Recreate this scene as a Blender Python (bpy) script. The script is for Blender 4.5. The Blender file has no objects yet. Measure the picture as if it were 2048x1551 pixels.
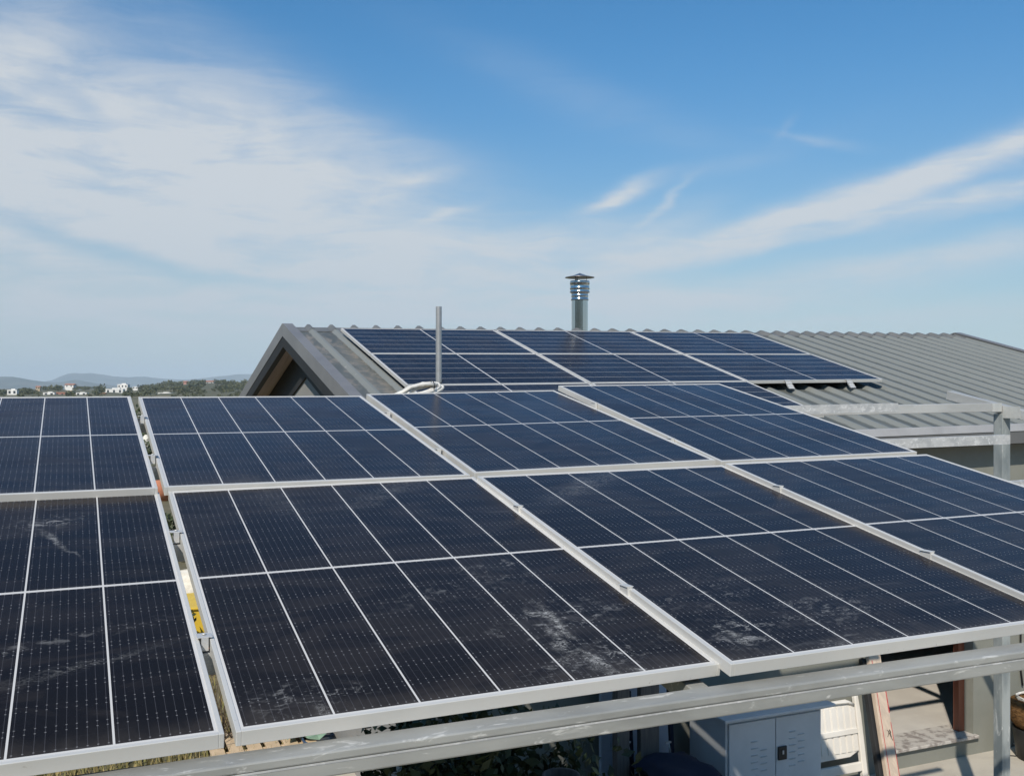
import bpy, bmesh, math, random
from mathutils import Vector, Matrix, noise as mnoise
R = math.radians
random.seed(7)
scene = bpy.context.scene

# ------------------------------------------------------------------ camera
H = 3.44                                    # eye height above the patio floor
YAW = R(23.292)
F_PX = 2000.0
cam_d = bpy.data.cameras.new("camera")
cam = bpy.data.objects.new("camera", cam_d)
scene.collection.objects.link(cam)
cam.location = (0, 0, H)
cam.rotation_euler = (R(90), 0, -YAW)
cam_d.sensor_width = 36.0
cam_d.lens = F_PX / 2048 * 36.0
cam_d.clip_start = 0.05
cam_d.clip_end = 30000
scene.camera = cam

# ------------------------------------------------------------------ sun, sky, exposure
SUN_EL, SUN_AZ = 41.5, 41.0                 # light travels towards bearing SUN_AZ
sun_d = bpy.data.lights.new("sun", 'SUN')
sun_d.energy = 4.2
sun_d.angle = R(0.55)
sun_d.color = (1.0, 0.915, 0.79)
sun = bpy.data.objects.new("sun", sun_d)
scene.collection.objects.link(sun)
sd = Vector((math.sin(R(SUN_AZ)) * math.cos(R(SUN_EL)), math.cos(R(SUN_AZ)) * math.cos(R(SUN_EL)), -math.sin(R(SUN_EL))))
sun.rotation_euler = sd.to_track_quat('-Z', 'Y').to_euler()
sun.location = (-5, -5, 12)

scene.view_settings.view_transform = 'Standard'
scene.view_settings.look = 'None'
scene.view_settings.gamma = 1.0
scene.view_settings.exposure = 0.1
scene.view_settings.use_curve_mapping = False
scene.cycles.use_denoising = True
scene.cycles.max_bounces = 8
scene.cycles.volume_bounces = 0
scene.cycles.transparent_max_bounces = 8
scene.cycles.sample_clamp_indirect = 4.0


class NT:
    """small helper around a node tree"""
    def __init__(self, tree):
        self.t = tree; self.n = tree.nodes; self.l = tree.links

    def put(self, sock, v):
        if hasattr(v, 'is_output') or isinstance(v, bpy.types.NodeSocket):
            self.l.new(v, sock)
        else:
            sock.default_value = v

    def math(self, op, a, b=None, c=None, clamp=False):
        m = self.n.new('ShaderNodeMath'); m.operation = op; m.use_clamp = clamp
        self.put(m.inputs[0], a)
        if b is not None: self.put(m.inputs[1], b)
        if c is not None: self.put(m.inputs[2], c)
        return m.outputs[0]

    def mix(self, fac, a, b, blend='MIX'):
        m = self.n.new('ShaderNodeMix'); m.data_type = 'RGBA'; m.blend_type = blend
        self.put(m.inputs['Factor'], fac)
        for s, v in ((m.inputs[6], a), (m.inputs[7], b)):
            if isinstance(v, tuple) and len(v) == 3: v = (*v, 1)
            self.put(s, v)
        return m.outputs[2]

    def noise(self, vec, scale, detail=4, rough=0.55, dist=0.0, dim='3D'):
        m = self.n.new('ShaderNodeTexNoise'); m.noise_dimensions = dim
        self.put(m.inputs['Vector'], vec)
        m.inputs['Scale'].default_value = scale; m.inputs['Detail'].default_value = detail
        m.inputs['Roughness'].default_value = rough; m.inputs['Distortion'].default_value = dist
        return m.outputs['Fac']

    def mapping(self, vec, loc=(0, 0, 0), rot=(0, 0, 0), scale=(1, 1, 1), kind='POINT'):
        m = self.n.new('ShaderNodeMapping'); m.vector_type = kind
        self.put(m.inputs['Vector'], vec)
        m.inputs['Location'].default_value = loc; m.inputs['Rotation'].default_value = rot
        m.inputs['Scale'].default_value = scale
        return m.outputs[0]

    def ramp(self, v, lo, hi, a=0.0, b=1.0):
        m = self.n.new('ShaderNodeMapRange'); m.interpolation_type = 'SMOOTHSTEP'
        self.put(m.inputs['Value'], v)
        m.inputs['From Min'].default_value = lo; m.inputs['From Max'].default_value = hi
        m.inputs['To Min'].default_value = a; m.inputs['To Max'].default_value = b
        return m.outputs[0]

    def brush(self, vec, c, ang, r):
        """1 at the middle of an ellipse, falling off smoothly"""
        p = self.mapping(vec, (c[0], c[1], 0), (0, 0, ang), (r[0], r[1], 1), 'TEXTURE')
        d = self.n.new('ShaderNodeVectorMath'); d.operation = 'DOT_PRODUCT'
        self.l.new(p, d.inputs[0]); self.l.new(p, d.inputs[1])
        return self.math('EXPONENT', self.math('MULTIPLY', d.outputs['Value'], -1.0))

    def sep(self, vec):
        s = self.n.new('ShaderNodeSeparateXYZ'); self.put(s.inputs[0], vec); return s.outputs

    def comb(self, x, y, z=0.0):
        s = self.n.new('ShaderNodeCombineXYZ')
        for i, v in enumerate((x, y, z)): self.put(s.inputs[i], v)
        return s.outputs[0]


world = bpy.data.worlds.new("World")
scene.world = world
world.use_nodes = True
w = NT(world.node_tree)
w.n.clear()
tc = w.n.new('ShaderNodeTexCoord')
dirv = tc.outputs['Generated']
sky = w.n.new('ShaderNodeTexSky')
sky.sky_type = 'NISHITA'
sky.sun_disc = False
sky.sun_elevation = R(SUN_EL)
sky.sun_rotation = R(180 + SUN_AZ)
sky.altitude = 50
sky.air_density = 1.0
sky.dust_density = 0.6
sky.ozone_density = 2.2
dx, dy, dz = w.sep(dirv)
# bearing and height of the sky direction, in thousandths-of-a-radian-like units around bearing YAW
az = w.math('SUBTRACT', w.math('ARCTAN2', dx, dy), YAW)
el = w.math('ARCSINE', dz)
A = w.math('MULTIPLY', az, 2000.0)
E = w.math('MULTIPLY', el, 2000.0)
P0 = w.comb(A, E)
# bend the coordinates so that edges fray
wn = w.n.new('ShaderNodeTexNoise'); wn.inputs['Scale'].default_value = 0.0055; wn.inputs['Detail'].default_value = 5
wn.inputs['Roughness'].default_value = 0.55
w.l.new(w.mapping(P0, rot=(0, 0, R(-14)), scale=(0.6, 1.5, 1)), wn.inputs['Vector'])
ws = w.n.new('ShaderNodeVectorMath'); ws.operation = 'SUBTRACT'; w.l.new(wn.outputs['Color'], ws.inputs[0]); ws.inputs[1].default_value = (.5, .5, .5)
wm = w.n.new('ShaderNodeVectorMath'); wm.operation = 'MULTIPLY'; w.l.new(ws.outputs[0], wm.inputs[0]); wm.inputs[1].default_value = (120, 62, 0)
wa = w.n.new('ShaderNodeVectorMath'); wa.operation = 'ADD'; w.l.new(P0, wa.inputs[0]); w.l.new(wm.outputs[0], wa.inputs[1])
P1 = wa.outputs[0]


def ae(px, py):
    a = math.atan((px - 1024) / F_PX)
    return (a * 2000, math.asin((775.5 - py) / math.sqrt((px - 1024) ** 2 + F_PX ** 2 + (775.5 - py) ** 2)) * 2000)


BR = [  # x, y, half length, half width, tilt (degrees, up to the right), strength
    (60, 340, 340, 150, -10, .90), (330, 305, 270, 100, -18, .78), (470, 335, 190, 75, -24, .66),
    (545, 297, 62, 24, -14, .70), (500, 250, 120, 30, -24, .5), (-120, 250, 260, 110, 0, .75), (20, 100, 110, 70, 8, .48),
    (300, 470, 470, 95, -6, .80), (640, 500, 420, 95, -10, .72), (100, 620, 560, 100, 0, .70), (760, 620, 520, 90, 0, .66),
    (800, 372, 88, 15, 12, .72), (720, 388, 90, 34, 2, .45), (885, 427, 72, 9, 16, .62), (650, 343, 74, 17, -14, .60), (1245, 386, 66, 14, 20, .95),
    (340, 190, 440, 65, -24, .30), (640, 270, 360, 70, -30, .40), (820, 330, 260, 60, -20, .22), (1000, 500, 300, 50, 2, .62), (1120, 470, 170, 22, 12, .45),
    (1330, 405, 60, 9, 40, .40), (1300, 470, 110, 26, 24, .42), (1380, 500, 330, 30, 11, .66), (1540, 445, 260, 24, 14, .78), (1740, 405, 250, 26, 15, .80),
    (1960, 318, 200, 22, 22, .92), (1820, 365, 110, 22, 24, .55), (1990, 396, 210, 20, 13, .82), (1800, 432, 260, 11, 11, .62),
    (1560, 570, 460, 26, 7, .58), (1250, 610, 460, 44, 3, .52), (1900, 520, 330, 34, 9, .42), (1750, 640, 480, 40, 2, .45),
    (1620, 274, 85, 9, -12, .20), (1556, 250, 30, 10, 50, .13), (1400, 345, 220, 22, 14, .08), (1180, 200, 300, 40, -20, .10),
]
tot = None
for (x, y, rx, ry, an, st) in BR:
    c = ae(x, y)
    b = w.math('MULTIPLY', w.brush(P1, c, R(an), (rx, ry)), st)
    if tot is None: tot = b
    else:   # 1-(1-a)(1-b)
        tot = w.math('SUBTRACT', w.math('ADD', tot, b), w.math('MULTIPLY', tot, b))
# thin blue windows inside the bank
for (x, y, rx, ry, an, st) in [(290, 525, 210, 22, -14, .52), (540, 562, 140, 15, -8, .42), (130, 470, 170, 20, -16, .40), (150, 205, 80, 22, -30, .34), (330, 400, 160, 14, -10, .22), (60, 225, 120, 16, -14, .25),
                                (1800, 455, 260, 15, 12, .45), (1500, 520, 220, 16, 8, .25), (420, 640, 300, 12, -2, .18), (1900, 590, 260, 9, 6, .25)]:
    b = w.math('MULTIPLY', w.brush(P1, ae(x, y), R(an), (rx, ry)), st)
    tot = w.math('MULTIPLY', tot, w.math('SUBTRACT', 1.0, b))
st1 = w.noise(w.mapping(P1, rot=(0, 0, R(-13)), scale=(0.0030, 0.020, 1)), 1.0, 9, 0.64, 0.5)
st2 = w.noise(w.mapping(P1, scale=(0.007, 0.012, 1)), 1.0, 8, 0.62)
fib = w.math('ADD', w.math('MULTIPLY', st1, 0.7), w.math('MULTIPLY', st2, 0.3))
dens = w.math('MINIMUM', w.math('MULTIPLY', tot, w.ramp(fib, 0.30, 0.64, 0.60, 1.34)), 0.96)
# cirrus over the rest of the sky, so other views and reflections have it too
away = w.ramp(w.math('ABSOLUTE', az), 0.7, 1.3)
dens = w.math('ADD', dens, w.math('MULTIPLY', away, w.ramp(fib, 0.45, 0.75, 0.0, 0.5)))
# low haze band that whitens the sky near the skyline
band = w.math('MULTIPLY', w.math('EXPONENT', w.math('MULTIPLY', w.math('MAXIMUM', E, 0.0), -1 / 200.0)), 0.80)
dens = w.math('MINIMUM', w.math('SUBTRACT', w.math('ADD', dens, band), w.math('MULTIPLY', dens, band)), 0.95)
skc = w.mix(1.0, sky.outputs['Color'], w.mix(w.ramp(E, 60, 720), (.52, .74, .80), (.335, .87, 1.14)), 'MULTIPLY')
cl_col = w.mix(w.ramp(E, 0, 420), (4.75, 5.45, 6.15), (5.85, 6.25, 6.65))
out_col = w.mix(dens, skc, cl_col)
bg = w.n.new('ShaderNodeBackground')
w.l.new(out_col, bg.inputs['Color'])
bg.inputs['Strength'].default_value = 0.1
wo = w.n.new('ShaderNodeOutputWorld')
w.l.new(bg.outputs[0], wo.inputs['Surface'])

# ------------------------------------------------------------------ helpers
CT, ST = math.cos(YAW), math.sin(YAW)


def ray(px, py):
    """direction (unit depth) of a point of the photograph, in world axes"""
    a, b = (px - 1024) / F_PX, (775.5 - py) / F_PX
    return Vector((a * CT + ST, -a * ST + CT, b))


def on_y(px, py, Y):
    d = ray(px, py); return Vector((0, 0, H)) + d * (Y / d.y)


def at_dist(px, py, z):
    return Vector((0, 0, H)) + ray(px, py) * z


def on_z(px, py, Z):
    d = ray(px, py); return Vector((0, 0, H)) + d * ((Z - H) / d.z)


class MB:
    def __init__(self):
        self.bm = bmesh.new()

    def hexa(self, p):
        v = [self.bm.verts.new(q) for q in p]
        for f in ((0, 3, 2, 1), (4, 5, 6, 7), (0, 1, 5, 4), (1, 2, 6, 5), (2, 3, 7, 6), (3, 0, 4, 7)):
            self.bm.faces.new([v[i] for i in f])

    def box(self, lo, hi, M=None):
        x0, y0, z0 = lo; x1, y1, z1 = hi
        p = [Vector(q) for q in ((x0, y0, z0), (x1, y0, z0), (x1, y1, z0), (x0, y1, z0), (x0, y0, z1), (x1, y0, z1), (x1, y1, z1), (x0, y1, z1))]
        if M is not None: p = [M @ q for q in p]
        self.hexa(p); return self

    def bar(self, a, b, wd, ht, up=Vector((0, 0, 1)), top=True):
        """rectangular bar from a to b; the line a-b is the middle of its top face (or its axis)"""
        a, b = Vector(a), Vector(b)
        d = (b - a).normalized(); s = d.cross(up).normalized(); u = s.cross(d)
        z0, z1 = (-ht, 0) if top else (-ht / 2, ht / 2)
        p = [a - s * wd / 2 + u * z0, b - s * wd / 2 + u * z0, b + s * wd / 2 + u * z0, a + s * wd / 2 + u * z0,
             a - s * wd / 2 + u * z1, b - s * wd / 2 + u * z1, b + s * wd / 2 + u * z1, a + s * wd / 2 + u * z1]
        self.hexa(p); return self

    def channel(self, a, b, wd, ht, t=0.003, lip=0.012):
        """lipped C channel, open to the top"""
        a, b = Vector(a), Vector(b)
        d = (b - a).normalized(); s = d.cross(Vector((0, 0, 1))).normalized(); u = s.cross(d)
        def piece(s0, s1, u0, u1):
            self.hexa([q + s * i + u * j for q, i, j in ((a, s0, u0), (b, s0, u0), (b, s1, u0), (a, s1, u0), (a, s0, u1), (b, s0, u1), (b, s1, u1), (a, s1, u1))])
        h = wd / 2
        piece(-h, h, -ht, -ht + t)
        piece(-h, -h + t, -ht + t, 0); piece(h - t, h, -ht + t, 0)
        piece(-h + t, -h + lip, -t, 0); piece(h - lip, h - t, -t, 0)
        return self

    def tube(self, pts, rad, n=10, caps=True):
        pts = [Vector(p) for p in pts]
        rings = []
        prev = None
        for i, p in enumerate(pts):
            d = (pts[min(i + 1, len(pts) - 1)] - pts[max(i - 1, 0)]).normalized()
            if prev is None:
                s = d.cross(Vector((0, 0, 1)))
                if s.length < 1e-3: s = d.cross(Vector((1, 0, 0)))
                s.normalize()
            else:
                s = (prev - d * prev.dot(d)).normalized()
            prev = s; u = d.cross(s)
            r = rad[i] if isinstance(rad, (list, tuple)) else rad
            rings.append([self.bm.verts.new(p + (s * math.cos(2 * math.pi * k / n) + u * math.sin(2 * math.pi * k / n)) * r) for k in range(n)])
        for i in range(len(rings) - 1):
            for k in range(n):
                f = self.bm.faces.new([rings[i][k], rings[i][(k + 1) % n], rings[i + 1][(k + 1) % n], rings[i + 1][k]]); f.smooth = True
        if caps:
            self.bm.faces.new(rings[0][::-1]); self.bm.faces.new(rings[-1])
        return self

    def lathe(self, prof, c, n=40):
        c = Vector(c)
        rings = [[self.bm.verts.new(c + Vector((r * math.cos(2 * math.pi * k / n), r * math.sin(2 * math.pi * k / n), z))) for k in range(n)] for r, z in prof]
        for i in range(len(rings) - 1):
            for k in range(n):
                f = self.bm.faces.new([rings[i][k], rings[i][(k + 1) % n], rings[i + 1][(k + 1) % n], rings[i + 1][k]]); f.smooth = True
        return self

    def prism(self, poly, axis_vec):
        """polygon (list of points) swept along a vector"""
        a = [self.bm.verts.new(Vector(p)) for p in poly]
        b = [self.bm.verts.new(Vector(p) + Vector(axis_vec)) for p in poly]
        n = len(poly)
        self.bm.faces.new(a[::-1]); self.bm.faces.new(b)
        for i in range(n): self.bm.faces.new([a[i], a[(i + 1) % n], b[(i + 1) % n], b[i]])
        return self

    def sheet(self, rows, thick=None):
        """grid of points rows[i][j]"""
        v = [[self.bm.verts.new(Vector(p)) for p in r] for r in rows]
        for i in range(len(v) - 1):
            for j in range(len(v[0]) - 1):
                self.bm.faces.new([v[i][j], v[i][j + 1], v[i + 1][j + 1], v[i + 1][j]])
        return self

    def leaf(self, c, size, nrm=None):
        c = Vector(c)
        d = Vector((random.gauss(0, 1), random.gauss(0, 1), random.gauss(0, 1))).normalized()
        s = d.cross(Vector((random.gauss(0, 1), random.gauss(0, 1), random.gauss(0, 1)))).normalized()
        v = [self.bm.verts.new(c + d * a * size + s * b * size) for a, b in ((-.5, 0), (0, -.28), (.55, 0), (0, .28))]
        self.bm.faces.new(v)

    def build(self, name, mat, parent=None, bevel=0, recalc=True, smooth=False):
        if recalc: bmesh.ops.recalc_face_normals(self.bm, faces=self.bm.faces[:])
        me = bpy.data.meshes.new(name)
        self.bm.to_mesh(me); self.bm.free()
        me.materials.append(mat)
        if smooth:
            for p in me.polygons: p.use_smooth = True
        o = bpy.data.objects.new(name, me)
        scene.collection.objects.link(o)
        if parent is not None:
            o.parent = parent
            o.matrix_parent_inverse = wmat(parent).inverted()
        if bevel:
            b = o.modifiers.new('bevel', 'BEVEL'); b.width = bevel; b.segments = 2; b.limit_method = 'ANGLE'
        return o


def wmat(o):
    m = o.matrix_basis.copy()
    return m if o.parent is None else wmat(o.parent) @ o.matrix_parent_inverse @ m


def tag(o, label=None, cat=None, group=None, kind=None):
    if label: o['label'] = label
    if cat: o['category'] = cat
    if group: o['group'] = group
    if kind: o['kind'] = kind
    return o


def thing(name, label, cat, loc=(0, 0, 0), group=None):
    o = bpy.data.objects.new(name, None)
    o.empty_display_size = 0.1
    scene.collection.objects.link(o)
    o.location = loc
    return tag(o, label, cat, group)


# ------------------------------------------------------------------ materials
def mat_base(name):
    m = bpy.data.materials.new(name); m.use_nodes = True
    t = NT(m.node_tree)
    b = m.node_tree.nodes['Principled BSDF']
    g = t.n.new('ShaderNodeNewGeometry')
    return m, t, b, g.outputs['Position']


def simple(name, c1, c2=None, rough=0.6, metal=0.0, scale=6.0, lo=0.35, hi=0.65, stretch=(1, 1, 1), bump=0.0, bscale=60, spots=None, spec=0.5):
    m, t, b, pos = mat_base(name)
    col = (*c1, 1)
    if c2 is not None:
        n1 = t.noise(t.mapping(pos, scale=stretch), scale, 6, 0.6, 0.3)
        col = t.mix(t.ramp(n1, lo, hi), c1, c2)
    if spots:
        sc, sl, sh, scol, amt = spots
        n2 = t.noise(t.mapping(pos, scale=stretch), sc, 4, 0.65, 0.6)
        col = t.mix(t.math('MULTIPLY', t.ramp(n2, sl, sh), amt), col, scol)
    t.put(b.inputs['Base Color'], col)
    b.inputs['Roughness'].default_value = rough
    b.inputs['Metallic'].default_value = metal
    b.inputs['Specular IOR Level'].default_value = spec
    if bump:
        bn = t.n.new('ShaderNodeBump'); bn.inputs['Strength'].default_value = bump; bn.inputs['Distance'].default_value = 0.01
        t.l.new(t.noise(pos, bscale, 5, 0.6), bn.inputs['Height']); t.l.new(bn.outputs[0], b.inputs['Normal'])
    return m


M = {}
M['alu'] = simple('aluminium', (.66, .645, .615), (.60, .595, .575), rough=.42, metal=.2, scale=3, spots=(38, .66, .74, (.34, .31, .27), .5))
M['clamp'] = simple('clamp_metal', (.60, .60, .60), rough=.45, metal=.35)
M['galv'] = simple('galvanised_steel', (.27, .275, .265), (.40, .405, .39), rough=.5, metal=.2, scale=5, stretch=(.5, 1, 1.6), lo=.3, hi=.7,
                   spots=(24, .58, .70, (.64, .64, .62), .85))
M['galv_light'] = simple('galvanised_tube', (.40, .405, .40), (.50, .505, .50), rough=.5, metal=.15, scale=4, stretch=(.5, .5, 1.6), spots=(18, .62, .72, (.70, .70, .69), .7))
M['galv_old'] = simple('galvanised_rail', (.58, .58, .58), (.44, .45, .46), rough=.45, metal=.2, scale=20, stretch=(.6, 1, 1), spots=(46, .52, .66, (.78, .78, .78), .7))
M['galv_post'] = simple('galvanised_post', (.22, .25, .26), (.40, .43, .43), rough=.5, metal=.25, scale=9, stretch=(1, 1, .25), spots=(22, .57, .7, (.66, .68, .67), .7))
M['weld_paint'] = simple('cold_galvanising_paint', (.52, .53, .52), (.46, .47, .46), rough=.55, metal=.1, scale=20)
M['ridge'] = simple('ridge_sheet', (.150, .155, .155), (.19, .19, .185), rough=.5, metal=.15, scale=6)
M['trim'] = simple('roof_trim', (.165, .162, .166), (.20, .196, .198), rough=.42, scale=2.0, spots=(24, .72, .78, (.4, .4, .4), .5))
M['gutter'] = simple('gutter_metal', (.36, .36, .37), (.30, .30, .31), rough=.5, scale=2.5)
M['fascia'] = simple('fascia_metal', (.115, .115, .118), (.13, .13, .13), rough=.55, scale=2)
M['stucco'] = simple('grey_stucco', (.200, .205, .178), (.225, .228, .200), rough=.9, scale=2.2, bump=.25, bscale=140, spots=(14, .68, .75, (.3, .3, .27), .25))
M['gable_wall'] = simple('gable_stucco', (.255, .252, .243), (.28, .276, .265), rough=.9, scale=3, bump=.25, bscale=140)
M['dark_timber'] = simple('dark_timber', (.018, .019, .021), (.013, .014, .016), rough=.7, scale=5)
M['soffit'] = simple('soffit_board', (.50, .41, .385), (.42, .34, .32), rough=.7, scale=3, stretch=(8, .4, 1))
M['chrome'] = simple('polished_stainless', (.66, .635, .61), rough=.13, metal=1.0)
M['cap_steel'] = simple('cap_steel', (.42, .40, .39), (.50, .46, .44), rough=.35, metal=.9, scale=12)
M['pole'] = simple('galvanised_pole', (.40, .41, .42), (.46, .47, .48), rough=.42, metal=.55, scale=20)
M['cable_white'] = simple('white_cable', (.72, .71, .68), (.58, .56, .52), rough=.5, scale=22)
M['black_plastic'] = simple('black_plastic', (.012, .012, .013), (.02, .02, .02), rough=.5, scale=8)
M['cabinet'] = simple('cabinet_enamel', (.60, .63, .66), (.55, .58, .61), rough=.38, scale=4)
M['slot'] = simple('slot_dark', (.20, .21, .23), rough=.7)
M['white_plastic'] = simple('white_resin', (.78, .75, .70), (.72, .69, .64), rough=.45, scale=5)
M['plank'] = simple('bleached_timber', (.58, .47, .37), (.48, .39, .31), rough=.8, scale=9, stretch=(3, 3, .25), spots=(30, .64, .72, (.35, .25, .2), .5))
M['red_paint'] = simple('red_edge_paint', (.42, .030, .045), (.50, .12, .10), rough=.7, scale=14)
M['ink'] = simple('black_ink', (.02, .02, .02), rough=.7)
M['door_frame'] = simple('brown_red_frame', (.26, .085, .045), (.22, .07, .04), rough=.45, scale=6, stretch=(4, 4, .4))
M['marble'] = simple('threshold_stone', (.50, .47, .43), (.26, .23, .21), rough=.55, scale=11, lo=.45, hi=.62)
M['inner_floor'] = simple('inside_floor', (.60, .57, .52), (.52, .49, .45), rough=.5, scale=2.0)
M['inner_wall'] = simple('inside_wall', (.16, .155, .16), (.19, .185, .18), rough=.9, scale=1.0)
M['concrete'] = simple('patio_concrete', (.50, .46, .39), (.42, .385, .33), rough=.9, scale=1.7, bump=.2, bscale=60, spots=(30, .7, .78, (.72, .70, .64), .6))
M['ground'] = simple('dry_ground', (.150, .125, .075), (.080, .088, .040), rough=1.0, scale=0.35, spots=(4, .5, .7, (.22, .185, .115), .6))
M['far_ground'] = simple('hill_ground', (.085, .085, .045), (.19, .155, .09), rough=1.0, scale=0.02, lo=.5, hi=.66)
M['mountain'] = simple('mountain_scrub', (.045, .06, .035), (.11, .105, .075), rough=1.0, scale=0.006)
M['leaf_dark'] = simple('bush_leaf', (.022, .040, .014), (.040, .058, .020), rough=.55, scale=14)
M['leaf_hedge'] = simple('hedge_leaf', (.030, .045, .016), (.055, .070, .026), rough=.6, scale=3)
M['wood_far'] = simple('far_tree_leaf', (.045, .056, .026), (.095, .098, .046), rough=.8, scale=.12)
M['stem'] = simple('stem_bark', (.09, .065, .045), (.06, .045, .03), rough=.9, scale=20)
M['grass_dry'] = simple('dry_grass', (.36, .28, .13), (.14, .15, .05), rough=.9, scale=9)
M['white_wall'] = simple('white_render', (.74, .72, .69), (.66, .64, .61), rough=.9, scale=.2)
M['tan_wall'] = simple('tan_render', (.44, .34, .23), (.37, .29, .20), rough=.9, scale=.2)
M['pink_wall'] = simple('pink_render', (.52, .26, .20), (.45, .23, .18), rough=.9, scale=.2)
M['terracotta'] = simple('terracotta_tile', (.40, .17, .10), (.32, .14, .085), rough=.9, scale=.5)
M['window_dark'] = simple('window_glass', (.03, .035, .04), rough=.2)
M['blue_cloth'] = simple('blue_canvas', (.008, .013, .034), (.012, .018, .042), rough=.85, scale=8)
M['board_pale'] = simple('pale_board', (.50, .54, .62), (.45, .49, .57), rough=.6, scale=3)
M['timber_grey'] = simple('weathered_timber', (.17, .15, .135), (.12, .108, .10), rough=.85, scale=10, stretch=(4, 4, .4))
M['pallet'] = simple('pallet_timber', (.60, .46, .31), (.50, .38, .25), rough=.85, scale=8)
M['yellow'] = simple('yellow_plastic', (.72, .50, .05), (.66, .45, .05), rough=.5, scale=6)
M['orange'] = simple('terracotta_clay', (.50, .19, .10), (.42, .16, .09), rough=.8, scale=14)
M['wicker'] = simple('brown_wicker', (.22, .12, .05), (.08, .045, .02), rough=.95, scale=26, stretch=(1, 1, 4), bump=1.0, bscale=70, spec=.1)
M['bag_white'] = simple('white_bag', (.74, .70, .62), (.62, .58, .5), rough=.8, scale=9)
M['net'] = simple('green_sheet', (.22, .33, .24), (.17, .27, .2), rough=.8, scale=9)
M['hose'] = simple('blue_hose', (.05, .09, .16), (.04, .07, .13), rough=.5, scale=9)

# ------------------------------------------------------------------ solar laminate
PW, PL, PT = 1.134, 1.676, 0.031             # panel size
CW, CL = 0.552, 0.819                        # half size of the field of cells


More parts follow.
